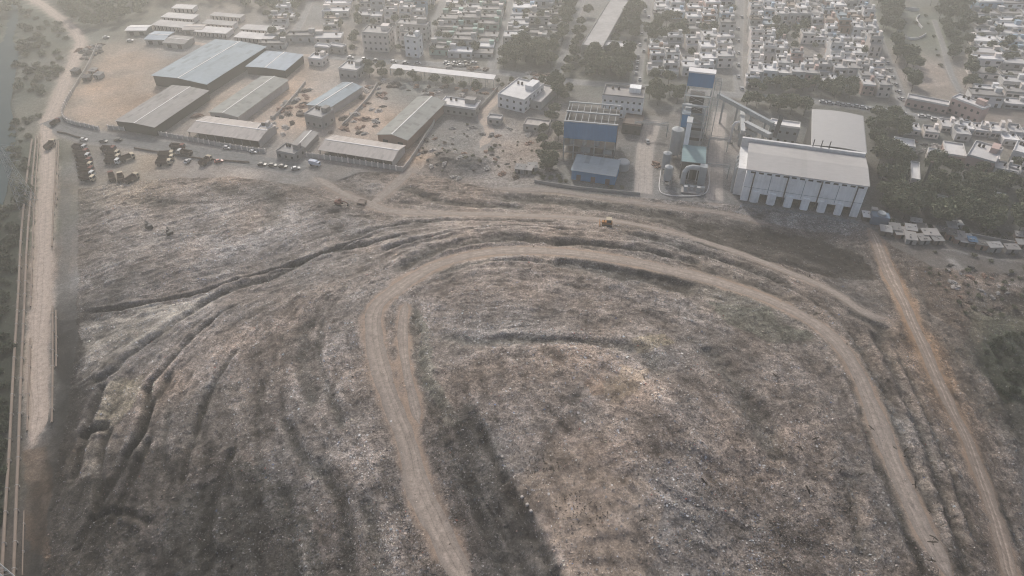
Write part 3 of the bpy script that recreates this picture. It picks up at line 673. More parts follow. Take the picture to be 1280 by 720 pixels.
T_haul = track_mat('haul dirt', tint(.20, 1.5), tint(.275, 1.5), tint(.165, 1.3), (.33,), .22)
T_faint = track_mat('worn waste', tint(.19, 1.3), tint(.225, 1.3), tint(.175, 1.2))
T_rust = track_mat('rust soil', tint(.18, 2.0), tint(.40, 1.7), tint(.16, 1.8), (.3,), .17)
T_dust = track_mat('road dust', tint(.29, 1.7), tint(.34, 1.6), tint(.26, 1.7))
T_asph = track_mat('old asphalt', tint(.13, -.1), tint(.155, .1), tint(.18, .6), (.4,), .2)
T_city = track_mat('street', tint(.20, .1), tint(.22, .1), tint(.23, .3), (.4,), .2)
T_conc = track_mat('yard concrete', tint(.30, 1.0), tint(.24, .8), tint(.27, .9), (.35,), .1)
TM = {'haul': T_haul, 'faint': T_faint, 'rust': T_rust, 'dust': T_dust, 'asphalt': T_asph}
for i, (n, (p, w, k)) in enumerate(ROADS.items()):
    ribbon(n, RP[n], w * (1 if k == 'asphalt' else .8), TM[k], .06 + .012 * i, None, .1 if k == 'asphalt' else .5, seed=i * 7)
for i, (p, w) in enumerate(CITY): ribbon('city_street', wpath(p), w, T_city, .10 + .012 * i, None, .06, seed=i)
for i, (p, w) in enumerate(TRACKS_CITY): ribbon('yard_track', wpath(p), w, T_dust, .06 + .01 * i, None, .3, seed=i + 40)
for i, (p, w) in enumerate(CONCRETE): ribbon('plant_road', wpath(p), w, T_conc, .07, None, .04, seed=i + 60)

def water_mat():
    m, nt, b = nmat('canal water'); b.inputs['Roughness'].default_value = .7; b.inputs['Specular IOR Level'].default_value = .03
    tc = node(nt, 'ShaderNodeTexCoord'); n = node(nt, 'ShaderNodeTexNoise'); n.inputs['Scale'].default_value = .06; n.inputs['Detail'].default_value = 6
    L(nt, tc.outputs['Object'], n.inputs['Vector']); L(nt, mixc(nt, n.outputs['Fac'], (.022, .042, .05), (.045, .07, .078)), b.inputs['Base Color'])
    n2 = node(nt, 'ShaderNodeTexNoise'); n2.inputs['Scale'].default_value = 1.2; L(nt, tc.outputs['Object'], n2.inputs['Vector'])
    bp = node(nt, 'ShaderNodeBump'); bp.inputs['Strength'].default_value = .08; L(nt, n2.outputs['Fac'], bp.inputs['Height']); L(nt, bp.outputs[0], b.inputs['Normal'])
    return m
mb = MB(); ctr = CW.mean(0); mb.add([(*(ctr + (p - ctr) * 1.02), -.45) for p in CW], [tuple(range(len(CW)))])
tag(mb.build('canal_water', water_mat()), 'grey canal water along the left bank', None, None, 'structure')

# ------------------------------------------------------------------ shared materials
def sm(n, v, w=0, g=0, **k): return surf(n, tint(v, w, g), **k)
m_cream = sm('cream wall', .56, .8, obvar=.25, stain=.35, var=.2); m_white = sm('white wall', .60, .1, obvar=.2, stain=.35, var=.2)
m_grey = sm('grey wall', .38, .2, obvar=.25, stain=.35, var=.2); m_bluew = surf('pale blue wall', (.28, .36, .44), obvar=.2, stain=.3)
m_greenw = surf('pale green wall', (.30, .40, .35), obvar=.2, stain=.3); m_pinkw = surf('pink wall', (.42, .31, .28), obvar=.2, stain=.3)
m_brick = surf('brick wall', (.26, .17, .13), obvar=.2, stain=.3); m_conc = sm('concrete roof', .42, .3, obvar=.35, stain=.45, var=.3, scale=.8)
m_concw = sm('whitewashed roof', .53, .2, obvar=.25, stain=.3, var=.2, scale=.8); m_dark = sm('dark opening', .025); m_rbrown = sm('brown terrace', .26, 1.6, stain=.4, obvar=.3); m_black = sm('black plastic', .03, rough=.5)
m_tankw = sm('white plastic', .55, rough=.5); m_glass = surf('window glass', (.05, .06, .07), rough=.25)
m_rbg = surf('blue grey sheet', (.26, .305, .335), panel=(2.2, 6, .32), streak=(.25, 2.0, 1), scale=.5, var=.13); m_rgrey = sm('grey sheet', .25, .4, panel=(1.5, 4, .35), streak=(2, .2, 1), scale=.5, var=.22, stain=.2)
m_rcream = sm('asbestos sheet', .36, .8, panel=(1.2, 3, .3), streak=(1.5, .25, 1), scale=.5, var=.14, stain=.1); m_rgreen = surf('green grey sheet', (.245, .25, .235), panel=(3, 2, .32), streak=(1.2, .2, 1), scale=.5, var=.12, stain=.1)
m_rblue = surf('pale blue sheet', (.30, .345, .39), panel=(2, 5, .25), streak=(.25, 2, 1), scale=.5, var=.12); m_rwhite = sm('white sheet roof', .62, .3, scale=.5, var=.15)
m_hroof = sm('hall roof', .35, .35, panel=(2.4, 30, .16), streak=(.25, 1.2, 1), scale=.3, var=.12, stain=.12); m_hwall = surf('hall cladding', (.84, .84, .83), streak=(1.2, 1.2, .1), scale=.5, var=.17, stain=.3)
m_hrear = sm('rear hall roof', .34, .2, streak=(.2, 1.2, 1), scale=.3, var=.08); m_blue = surf('blue cladding', (.03, .165, .33), streak=(1.2, 1.2, .12), scale=.4, var=.15)
m_steel = surf('galvanised steel', (.30, .32, .33), var=.2, stain=.25); m_dsteel = sm('dark steel', .07, .2, var=.3); m_teal = surf('teal sheet', (.19, .27, .275), streak=(.25, 1.5, 1), scale=.5, var=.13)
m_duct = surf('light duct', (.38, .39, .39), var=.15, stain=.2); m_stepc = sm('weathered cement', .25, .5, var=.25, stain=.3, obvar=.2); m_soilw = sm('dusty masonry', .36, .8, var=.25, stain=.3)
m_pipe = sm('dusty pipe', .17, 2.0, var=.3, scale=.6, stain=.25); m_rust = surf('rusty steel', (.085, .058, .046), var=.35, obvar=.25); m_orange = surf('orange paint', (.32, .15, .05), var=.2)
m_cabs = [surf('red cab', (.15, .06, .05), obvar=.2), surf('cream cab', (.42, .36, .27), obvar=.2), surf('white cab', (.5, .5, .49), obvar=.2)]
m_tyre = sm('tyre', .02); m_carw = sm('white car', .42, rough=.35, obvar=.2); m_cars = surf('silver car', (.34, .35, .37), rough=.35, obvar=.2); m_card = sm('dark car', .06, rough=.35)
m_carr = surf('red car', (.25, .05, .04), rough=.35); m_tarp = surf('blue tarpaulin', (.09, .16, .25), obvar=.2); m_tarpg = sm('grey tarpaulin', .22, .2, obvar=.3, stain=.3); m_shade = sm('shade net', .09, .3)
m_bark = sm('bark', .09, .8); m_scrap = surf('scrap metal', (.13, .105, .09), var=.5, scale=3, obvar=.4); m_truckw = surf('blue white truck', (.45, .48, .55))

def leaf_mat(name, dark, light):
    m, nt, b = nmat(name); oi = node(nt, 'ShaderNodeObjectInfo'); ge = node(nt, 'ShaderNodeNewGeometry')
    f = math_n(nt, 'ADD', math_n(nt, 'MULTIPLY', ge.outputs['Random Per Island'], .65), math_n(nt, 'MULTIPLY', oi.outputs['Random'], .35))
    L(nt, mixc(nt, f, dark, light), b.inputs['Base Color']); b.inputs['Roughness'].default_value = .8
    return m
m_leaf = [leaf_mat('deep leaf', (.055, .066, .04), (.135, .15, .092)), leaf_mat('dusty leaf', (.07, .08, .048), (.165, .175, .11)), leaf_mat('dry leaf', (.065, .068, .04), (.155, .15, .095))]

# ------------------------------------------------------------------ trees
def leaf_mesh(name, lobes, n, size, mat, seed):
    r = random.Random(seed); mb = MB()
    tot = sum(l[3] ** 2 for l in lobes)
    for (x, y, z, R, sq) in lobes:
        for _ in range(int(n * R * R / tot)):
            while True:
                p = Vector((r.uniform(-1, 1), r.uniform(-1, 1), r.uniform(-1, 1)))
                if .0 < p.length < 1: break
            p = p.normalized() * (p.length ** .45) * r.uniform(.85, 1.08)
            c = Vector((x + p.x * R, y + p.y * R, z + p.z * R * sq))
            a = Vector((r.gauss(0, 1), r.gauss(0, 1), r.gauss(0, .6))).normalized(); b = a.cross(Vector((r.gauss(0, 1), r.gauss(0, 1), r.gauss(0, 1)))).normalized()
            s = size * r.uniform(.6, 1.3)
            mb.add([c - a * s - b * s * .5, c + a * s * .2 - b * s * .7, c + a * s + b * s * .1, c - a * s * .1 + b * s * .7], [(0, 1, 2, 3)])
    me = bpy.data.meshes.new(name); me.from_pydata(mb.v, [], mb.f); me.materials.append(mat); return me
def trunk_mesh(h, r0, seed):
    r = random.Random(seed); mb = MB()
    mb.tube([(0, 0, -.2), (r.uniform(-.1, .1), 0, h * .4), (r.uniform(-.3, .3), r.uniform(-.3, .3), h * .75)], [r0, r0 * .75, r0 * .4], 7)
    for k in range(4):
        a = k * 1.57 + r.uniform(-.4, .4); z = h * r.uniform(.4, .6)
        mb.tube([(0, 0, z), (math.cos(a) * h * .15, math.sin(a) * h * .15, z + h * .15), (math.cos(a) * h * .26, math.sin(a) * h * .26, z + h * .28)], [r0 * .5, r0 * .35, r0 * .15], 5)
    return mb.mesh('trunk', m_bark)
TREES = []
for k in range(6):
    r = random.Random(100 + k); h = r.uniform(7, 9.5); cr = r.uniform(2.7, 3.5)
    lobes = [(0, 0, h * .72, cr, .8)]
    for j in range(7):
        a = r.uniform(0, 6.28); d = cr * r.uniform(.5, 1.05)
        lobes.append((math.cos(a) * d, math.sin(a) * d, h * r.uniform(.52, .9), cr * r.uniform(.35, .68), .8))
    TREES.append((leaf_mesh('crown', lobes, 1100, .42, m_leaf[k % 2], k), trunk_mesh(h, .22, k)))
BUSHES = []
for k in range(4):
    r = random.Random(200 + k); lobes = [(0, 0, .7, .95, .8)]
    for j in range(5):
        a = r.uniform(0, 6.28); lobes.append((math.cos(a) * .9, math.sin(a) * .9, r.uniform(.4, .9), r.uniform(.35, .7), .9))
    mb = MB(); mb.tube([(0, 0, -.1), (0.05, 0, .5), (.1, .05, 1)], [.08, .06, .03], 5)
    BUSHES.append((leaf_mesh('foliage', lobes, 260, .2, m_leaf[(k + 1) % 3], 50 + k), mb.mesh('stem', m_bark)))
m_thick = leaf_mat('thicket leaf', (.016, .028, .014), (.045, .062, .032))
for k in range(2):
    BUSHES.append((leaf_mesh('foliage', [(0, 0, .7, 1.0, .8), (.9, .2, .6, .7, .9), (-.8, .5, .65, .7, .9), (.1, -.9, .5, .6, .9)], 260, .22, m_thick, 70 + k), BUSHES[k][1]))
def put_tree(x, y, z, s, k, label, group, bush=False):
    crown, trunk = (BUSHES if bush else TREES)[k]
    t = thing('bush' if bush else 'tree', label, 'bush' if bush else 'tree', (x, y, z), random.uniform(0, 6.28), group)
    t.scale = (s * random.uniform(.9, 1.15), s * random.uniform(.9, 1.15), s * random.uniform(.85, 1.15))
    for n, me in ((('foliage', crown), ('stem', trunk)) if bush else (('crown', crown), ('trunk', trunk))):
        o = bpy.data.objects.new(n, me); COL.objects.link(o); o.parent = t
    return t
FARLEAF = [leaf_mesh('far crown', [(0, 0, 5.2, 3.2, .75), (1.8, .5, 4.6, 1.9, .8), (-1.6, -.8, 4.9, 2.0, .8), (.3, -1.8, 4.2, 1.8, .8)], 260, .75, m_leaf[0], 900 + k) for k in range(3)]
def tree_mass(name, label, polys, seed):
    r = random.Random(seed); V = []; n = 0; X = []
    arr = [np.array([v.co[:] for v in me.vertices]) for me in FARLEAF]
    for poly, cnt, gap, (s0, s1) in polys:
        for x, y in scatter(poly, cnt, gap, seed + len(V)):
            k = r.uniform(s0, s1)
            if not clear(x, y, 2 * k) or not off_street(x, y, 1): continue
            a = arr[r.randrange(3)] * k * np.array([1, 1, r.uniform(.85, 1.2)]); t = r.uniform(0, 6.28); c, d = math.cos(t), math.sin(t)
            V.append(np.stack([a[:, 0] * c - a[:, 1] * d + x, a[:, 0] * d + a[:, 1] * c + y, a[:, 2]], -1))
    V = np.concatenate(V); me = bpy.data.meshes.new(name); me.from_pydata(V.tolist(), [], np.arange(len(V)).reshape(-1, 4).tolist()); me.materials.append(m_leaf[1])
    o = bpy.data.objects.new(name, me); COL.objects.link(o); return tag(o, label, 'trees', None, 'stuff')
TAKEN = []   # plan rectangles of buildings: trees and houses keep clear
def clear(x, y, r=1.0):
    for (fr, u0, u1, v0, v1) in TAKEN:
        d = Vector((x, y)) - fr.a; u, v = d.dot(fr.u), d.dot(fr.v)
        if u0 - r < u < u1 + r and v0 - r < v < v1 + r: return False
    return True
STREETS = [(wpath(p, 6.0), w) for p, w in CITY + TRACKS_CITY + CONCRETE] + [(RP['street'][::4], 13), (RP['riverside_road'][::4], 8)]
def off_street(x, y, r):
    for q, w in STREETS:
        if np.min(np.hypot(q[:, 0] - x, q[:, 1] - y)) < w / 2 + r: return False
    return True
def scatter(px_poly, n, gap, seed=0):
    """points of a planted area, on the ground, at least gap apart"""
    W_ = on_ground(px_poly, gz); r = random.Random(seed); out = []
    x0, y0 = W_.min(0); x1, y1 = W_.max(0); tries = 0
    while len(out) < n and tries < n * 60:
        tries += 1; x, y = r.uniform(x0, x1), r.uniform(y0, y1)
        if not inside(W_, np.array([x]), np.array([y]))[0]: continue
        if any((x - a) ** 2 + (y - b) ** 2 < gap * gap for a, b in out): continue
        out.append((x, y))
    return out

# ------------------------------------------------------------------ sheds
def gable(name, label, A, B, D, ze, rise, axis, roof, wall, group=None, open_front=False, over=.5, cat='shed', doors=2, hip=False):
    fr0 = Frame(U(*A, ze), U(*B, ze)); dep = fr0.uv(*D, ze)[1]; w = fr0.len; fr = fr0
    TAKEN.append((fr, 0, w, 0, dep))
    t = thing(name, label, cat, (*fr.world(0, 0), 0), fr.rz, group)
    mb = MB()
    if axis == 'u': prof = [(0, 0), (dep, 0), (dep, ze), (dep / 2, ze + rise), (0, ze)]
    else: prof = [(0, 0), (w, 0), (w, ze), (w / 2, ze + rise), (0, ze)]
    if open_front:
        mb.box(0, w, dep - .25, dep, 0, ze - .1); mb.prof([(.3, ze - 1.2), (dep, ze - 1.2), (dep, ze - .05), (dep / 2, ze + rise - .1), (.3, ze - .05)], 0, .2); mb.prof([(.3, 0), (dep - .3, 0), (dep - .3, ze - .05), (dep / 2, ze + rise - .1), (.3, ze - .05)], w - .2, w)
    else: mb.prof(prof, 0, w, ax='x') if axis == 'u' else mb.prof(prof, 0, dep, ax='y')
    mb.build('wall', wall, t)
    th = .14; mb = MB()
    if axis == 'u':
        s = rise / (dep / 2); e = -over * s
        mb.prof([(-over, ze + e + .03), (dep / 2, ze + rise + .03), (dep + over, ze + e + .03), (dep + over, ze + e + .03 + th), (dep / 2, ze + rise + .03 + th), (-over, ze + e + .03 + th)], -over, w + over)
    else:
        s = rise / (w / 2); e = -over * s
        mb.prof([(-over, ze + e + .03), (w / 2, ze + rise + .03), (w + over, ze + e + .03), (w + over, ze + e + .03 + th), (w / 2, ze + rise + .03 + th), (-over, ze + e + .03 + th)], -over, dep + over, ax='y')
    rf = mb.build('roof', roof, t)
    mb = MB()
    if axis == 'u': mb.box(-over, w + over, dep / 2 - .3, dep / 2 + .3, ze + rise + .1, ze + rise + .28)
    else: mb.box(w / 2 - .3, w / 2 + .3, -over, dep + over, ze + rise + .1, ze + rise + .28)
    mb.build('ridge_cap', m_rwhite, rf)
    if open_front:
        n = max(3, int(w / 4.5))
        for i in range(n + 1):
            x = .15 + (w - .3) * i / n; MB().box(x - .15, x + .15, .05, .35, 0, ze - .08).build('column', m_stepc, t)
        MB().box(.5, w - .5, .6, dep - .6, .02, .12).build('floor_slab', m_dark, t)
    else:
        for i in range(doors):
            x = w * (i + .5) / doors; MB().box(x - 1.4, x + 1.4, -.04, .1, 0, min(3, ze * .7)).build('door', m_dark, t)
    return t, fr, dep
gable('shed', 'large blue-grey metal shed roof at the top of the bare brown yard', (191,94), (258,105), (243,46), 6, 1.0, 'v', m_rbg, m_dark, over=.8)
gable('shed', 'wide dark grey weathered shed roof beside the street wall', (145,151), (193,159), (195,104), 5, .6, 'v', m_rgrey, m_dark)
gable('shed', 'grey shed with slightly curved roof between the blue shed and cream shed', (262,140), (297,146), (304,92), 4.5, 1.0, 'v', m_rgreen, m_soilw)
gable('shed', 'long gabled shed with cream far slope directly behind the street wall', (235,164), (323,176), (247,144), 4.0, 1.4, 'u', m_rcream, m_soilw, open_front=True)
gable('shed', 'small pale blue metal roof right of the large blue-grey shed', (308,83), (356,88), (320,63), 4.5, .5, 'v', m_rblue, m_dark)
gable('shed', 'narrow blue-grey gabled shed attached to a two-storey house', (384,131), (408,137), (419,101), 4.5, 1.0, 'v', m_rbg, m_soilw)
gable('shed', 'long grey-green gabled shed with bright ridge line beside rubble ground', (472,168), (509,175), (502,118), 5, 1.6, 'v', m_rgreen, m_brick)
gable('shed', 'long open-fronted shed with cream far slope beside the waste ground', (399,187), (490,201), (409,168), 3.8, 1.5, 'u', m_rcream, m_soilw, open_front=True)
gable('shed', 'small dark grey roof in front of the two-storey house in the yard', (364,182), (381,184), (369,163), 3, .6, 'v', m_rgrey, m_stepc)
gable('shed', 'pale tiled roof among sheds above the small blue roof', (265,74), (300,76), (272,62), 3.5, .6, 'u', m_rcream, m_stepc)
gable('shed', 'low tin roof beside the boundary wall near the canal road', (181,49), (205,50), (187,39), 3.2, .6, 'u', m_rblue, m_stepc, cat='shed')
gable('shed', 'pale long tin roof above the brown yard', (157,38), (182,38), (160,32), 3.2, .5, 'u', m_rwhite, m_stepc)
gable('shed', 'low pale roof between the big blue shed and grey shed', (228,37), (252,37), (232,31), 3.2, .5, 'u', m_rcream, m_stepc)
gable('shed', 'weathered brown tin roof below the terrace of barracks', (204,53), (230,55), (209,44), 3.2, .5, 'u', m_rgrey, m_stepc)
# long white canopy
fr = Frame(U(487,85,5), U(617,99,5)); dep = max(5.0, fr.uv(488,80,5)[1]); TAKEN.append((fr, 0, fr.len, 0, dep))
t = thing('canopy', 'very long narrow white canopy roof on posts behind the yard', 'canopy', (*fr.world(0, 0), 0), fr.rz)
MB().prof([(0, 4.7), (dep, 5.1), (dep, 5.3), (0, 4.9)], 0, fr.len).build('roof', m_rwhite, t)
for i in range(14):
    for v in (.3, dep - .3): MB().box(fr.len * i / 13 - .12 + (.15 if i == 0 else -.15), fr.len * i / 13 + .12 + (.15 if i == 0 else -.15), v - .12, v + .12, 0, 4.72).build('post', m_steel, t)

# ------------------------------------------------------------------ houses
def house_parts(w, d, st, seed, roofm, wallm, detailed=True):
    """a flat-roofed house, front towards -y, origin at the middle of its base"""
    r = random.Random(seed); h = 3.1 * st; hw, hd = w / 2, d / 2
    wall, roof, win, stair, tank = MB(), MB(), [], MB(), MB()
    setb = r.random() < .5 and st > 1
    if setb:
        k = hd * r.uniform(.25, .45); wall.box(-hw, hw, -hd, hd, 0, h - 3.1); wall.box(-hw, hw, -hd + k * 2, hd, h - 3.1, h)
        roof.box(-hw + .25, hw - .25, -hd + .25, -hd + k * 2 - .02, h - 3.09, h - 2.98); y0 = -hd + k * 2
        for a, b, c, e in ((-hw, hw, -hd, -hd + .2), (-hw, -hw + .2, -hd + .2, y0 - .01), (hw - .2, hw, -hd + .2, y0 - .01)): wall.box(a, b, c, e, h - 3.1 + .003, h - 2.2)
    else:
        wall.box(-hw, hw, -hd, hd, 0, h); y0 = -hd
    roof.box(-hw - .15, hw + .15, y0 - .15, hd + .15, h + .004, h + .16)
    pw = .22; ph = r.uniform(.6, 1.0)
    for a, b, c, e in ((-hw, hw, y0, y0 + pw), (-hw, hw, hd - pw, hd), (-hw, -hw + pw, y0 + pw, hd - pw), (hw - pw, hw, y0 + pw, hd - pw)): roof.box(a, b, c, e, h + .15, h + .15 + ph)
    sx = r.choice((-1, 1)); a = hw * r.uniform(.35, .5); cx = sx * (hw - a * .5 - .3)
    stair.box(cx - a * .5, cx + a * .5, hd - d * .32, hd - .3, h + .16, h + 2.5); stair.box(cx - a * .5 - .15, cx + a * .5 + .15, hd - d * .32 - .15, hd - .15, h + 2.505, h + 2.65)
    tx = -sx * hw * .55; tank.cyl(tx, hd * .3, h + .16, h + 1.3, .62, 10); tank.cyl(tx, hd * .3, h + 1.3, h + 1.6, .62, 10, .25)
    nwin = 2 if w < 9 else 3
    for s in range(st):
        yy_ = -hd if (s < st - 1 or not setb) else y0
        for i in range(nwin):
            x = -hw + w * (i + .5) / nwin + r.uniform(-.3, .3); z = s * 3.1 + 1.0
            ww = r.choice((.55, .7, 1.0)); m = MB(); m.box(x - ww, x + ww, yy_ - .05, yy_ + .1, z if r.random() > .3 else s * 3.1 + .15, z + 1.35); win.append(m)
        if s and not setb and r.random() < .5:
            wall.box(-hw * .9, hw * .2, yy_ - 1.0, yy_ - .003, s * 3.1 - .05, s * 3.1 + .1); wall.box(-hw * .9, hw * .2, yy_ - 1.0, yy_ - .9, s * 3.1 + .103, s * 3.1 + .9)
    return wall, roof, win, stair, tank
PROTO, TINY = [], []
def make_proto(w, d, st, seed):
    wall, roof, win, stair, tank = house_parts(w, d, st, seed, None, None)
    t = thing('house', 'x', 'house', (0, 0, 0))
    wall.build('wall', m_cream, t); roof.build('roof', m_conc, t)
    for m in win: m.build('window', m_dark, t)
    stair.build('stair_room', m_cream, t); tank.build('water_tank', m_black, t)
    return t
def make_tiny(w, d, st, seed):
    wall, roof, win, stair, tank = house_parts(w, d, st, seed, None, None)
    mb = MB()
    for k, src in enumerate((wall, roof)): mb.add(src.v, src.f, k)
    for m in win: mb.add(m.v, m.f, 2)
    mb.add(stair.v, stair.f, 0); mb.add(tank.v, tank.f, 3)
    return mb.mesh('house', [m_cream, m_conc, m_dark, m_black])
SIZES = [(8, 9, 1), (7.5, 9.5, 2), (8.5, 9, 2), (7, 10, 2), (8, 8.5, 3), (9.5, 9, 1), (7.2, 9.2, 3), (8.2, 9.5, 2), (17, 9, 1), (15, 10, 1), (13, 9, 2)]
PROTO = [None] * len(SIZES); TINYM = [make_tiny(w, d, s, 300 + i) for i, (w, d, s) in enumerate(SIZES)]
WALLS = {'cream': m_cream, 'white': m_white, 'grey': m_grey, 'pale blue': m_bluew, 'pale green': m_greenw, 'pink': m_pinkw, 'brick': m_brick}
STW = {1: 'one-storey', 2: 'two-storey', 3: 'three-storey'}
N_HOUSE = 0
def put_house(i, x, y, rz, colour, label, group, scale, roofwhite, tiny):
    global N_HOUSE
    N_HOUSE += 1
    if tiny:
        o = bpy.data.objects.new('row_house' if i >= 8 else 'house', TINYM[i]); COL.objects.link(o)
        o.material_slots[0].link = 'OBJECT'; o.material_slots[0].material = WALLS[colour]
        if roofwhite or i >= 8: o.material_slots[1].link = 'OBJECT'; o.material_slots[1].material = m_concw if roofwhite else m_rgrey
        elif random.random() < .4: o.material_slots[1].link = 'OBJECT'; o.material_slots[1].material = random.choice((m_rbrown, m_rgrey, m_rbg))
    else:
        if PROTO[i] is None: o = PROTO[i] = make_proto(*SIZES[i], 300 + i)
        else: o = copy_tree(PROTO[i])
        recolour(o, ('wall', 'stair_room'), WALLS[colour]); recolour(o, ('roof',), m_concw if roofwhite else (m_rgrey if i >= 8 else m_conc))
    o.location = (x, y, 0); o.rotation_euler = (0, 0, rz); o.scale = scale
    tag(o, label.replace(' house,', ' row house,') if i >= 8 else label, 'row house' if i >= 8 else 'house', group)

def block(where, group, TL, TR, BR, BL, rows, cols, colours, sizes, seed, skip=(), fill=1.0, tiny_above=45, sx=1.0, pw=.5):
    r = random.Random(seed); c = [np.array(U(*p)) for p in (TL, TR, BR, BL)]
    skips = [Un(s) for s in skip]
    for j in range(rows):
        tj = (j + .5) / rows; n = 0
        for i in range(cols):
            ti = (i + .5) / cols
            p = (c[3] * (1 - ti) + c[2] * ti) * (1 - tj) + (c[0] * (1 - ti) + c[1] * ti) * tj
            d = (c[2] - c[3]) * (1 - tj) + (c[1] - c[0]) * tj
            p = p + np.array([r.uniform(-.8, .8), r.uniform(-2.0, 2.0)])
            k = r.choice(sizes); col = r.choices(list(colours), list(colours.values()))[0]; rw = r.random() < pw
            if r.random() > fill or any(inside(s, np.array([p[0]]), np.array([p[1]]))[0] for s in skips) or not clear(*p, 4) or not off_street(*p, 2.5): continue
            cell = np.hypot(*d) / cols; s = sx * min(1.15, cell / SIZES[k][0] * r.uniform(.86, 1.0))
            zc = p[1] * CP + CAMH * SP; py = 360 - FOC * (p[1] * SP - CAMH * CP) / zc
            lab = f"{col} {STW[SIZES[k][2]]} house, {NAMES[n]} from left, {'front' if j == 0 else NAMES[j]} row of {where}"
            put_house(k, p[0], p[1], math.atan2(d[1], d[0]) + r.uniform(-.03, .03), col, lab, group, (s, r.uniform(.75, 1.1), r.uniform(.72, 1.15)), rw, py < tiny_above or k >= 8)
            n += 1
DENSE = {'cream': 4, 'white': 3, 'grey': 3, 'pink': 1, 'pale blue': .7, 'brick': .8}
block('dense white quarter', 'houses of the dense quarter', (936,-6), (1078,-6), (1112,124), (932,112), 16, 10, DENSE, (0, 1, 2, 3, 5, 7, 7, 2, 4), 1, skip=[[(962,36),(1006,36),(1006,56),(962,56)], [(988,58),(1036,58),(1036,81),(988,81)], [(940,108),(1066,108),(1072,130),(940,130)]], fill=.95)
block('walled quarter', 'houses of the walled quarter', (818,-6), (918,-6), (915,100), (806,98), 11, 5, DENSE, (0, 1, 2, 3, 5, 7), 2, skip=[[(805,26),(856,26),(856,58),(805,58)]], fill=.95, pw=.65)
block('long terraces', 'houses of the long terraces', (1216,-6), (1296,-6), (1330,146), (1208,134), 15, 3, {'grey': 4, 'cream': 2, 'pale blue': 1, 'white': 1}, (8, 9, 10, 5), 3, fill=.95, sx=1.1, pw=.3)
block('tin-roofed rows', 'houses of the tin roofed rows', (650,-6), (722,-6), (700,56), (630,54), 11, 3, {'grey': 5, 'cream': 1, 'pale blue': 1}, (8, 8, 9, 10), 4, fill=.95, sx=1.12, pw=.25)
block('green street', 'houses of the green street', (566,-6), (634,-6), (616,74), (536,70), 12, 3, {'grey': 3, 'pale green': 3, 'cream': 1}, (8, 9, 10, 5), 5, fill=.95, sx=1.12, pw=.3)
block('apartment street', 'houses of the apartment street', (455,-6), (548,-6), (513,66), (440,64), 9, 5, {'grey': 3, 'cream': 3, 'white': 1, 'pale blue': 1}, (1, 2, 4, 6), 6, skip=[[(440,28),(500,28),(500,66),(440,66)]], fill=.95, pw=.35)
block('lane behind sheds', 'houses of the lane behind the sheds', (345,-6), (445,-6), (425,62), (326,62), 9, 3, {'grey': 4, 'cream': 2, 'pale green': 1}, (8, 9, 5, 1), 7, fill=.85, sx=1.1, pw=.3)
block('school lane', 'houses of the school lane', (1140,152), (1292,168), (1292,186), (1128,170), 2, 8, {'cream': 3, 'grey': 3, 'pink': 2}, (0, 5, 5), 8, fill=.7, tiny_above=0, pw=.4)
block('orchard edge', 'houses at the orchard edge', (1240,196), (1292,206), (1292,232), (1236,220), 2, 3, {'cream': 2, 'grey': 3, 'pink': 2}, (0, 5), 9, fill=.8, tiny_above=0, pw=.4)
# barracks with verandas
def barrack(A, B, D, label, group, z=3.2):
    fr = Frame(U(*A, z), U(*B, z)); dep = fr.uv(*D, z)[1]; w = fr.len; TAKEN.append((fr, 0, w, 0, dep))
    t = thing('barrack', label, 'barrack', (*fr.world(0, 0), 0), fr.rz, group)
    MB().box(0, w, 1.4, dep, 0, z - .2).build('wall', m_cream, t)
    MB().box(-.2, w + .2, -.2, dep + .2, z - .196, z).build('roof', m_conc, t)
    n = max(4, int(w / 2.6))
    for i in range(n + 1):
        x = .15 + (w - .3) * i / n; MB().box(x - .15, x + .15, .0, .3, 0, z - .2).build('column', m_cream, t)
    for i in range(n): x = w * (i + .5) / n; MB().box(x - .45, x + .45, 1.33, 1.45, 0, 2.1).build('door', m_dark, t)
for k, (a, b, d, where) in enumerate([((189,31),(232,35),(196,24),'below the others at the left end'), ((201,21),(240,24),(206,15),'in the middle of the left pair'), ((214,10),(240,11),(217,5),'at the top of the left pair'),
        ((242,39),(282,42),(250,32),'at the front of the middle cluster'), ((252,29),(290,32),(258,24),'in the middle of the middle cluster'), ((262,19),(300,22),(266,15),'at the back of the middle cluster'),
        ((292,46),(338,50),(300,39),'at the front of the right cluster'), ((300,36),(345,39),(306,30),'at the back of the right cluster')]):
    barrack(a, b, d, 'low cream veranda barrack ' + where, 'veranda barracks')
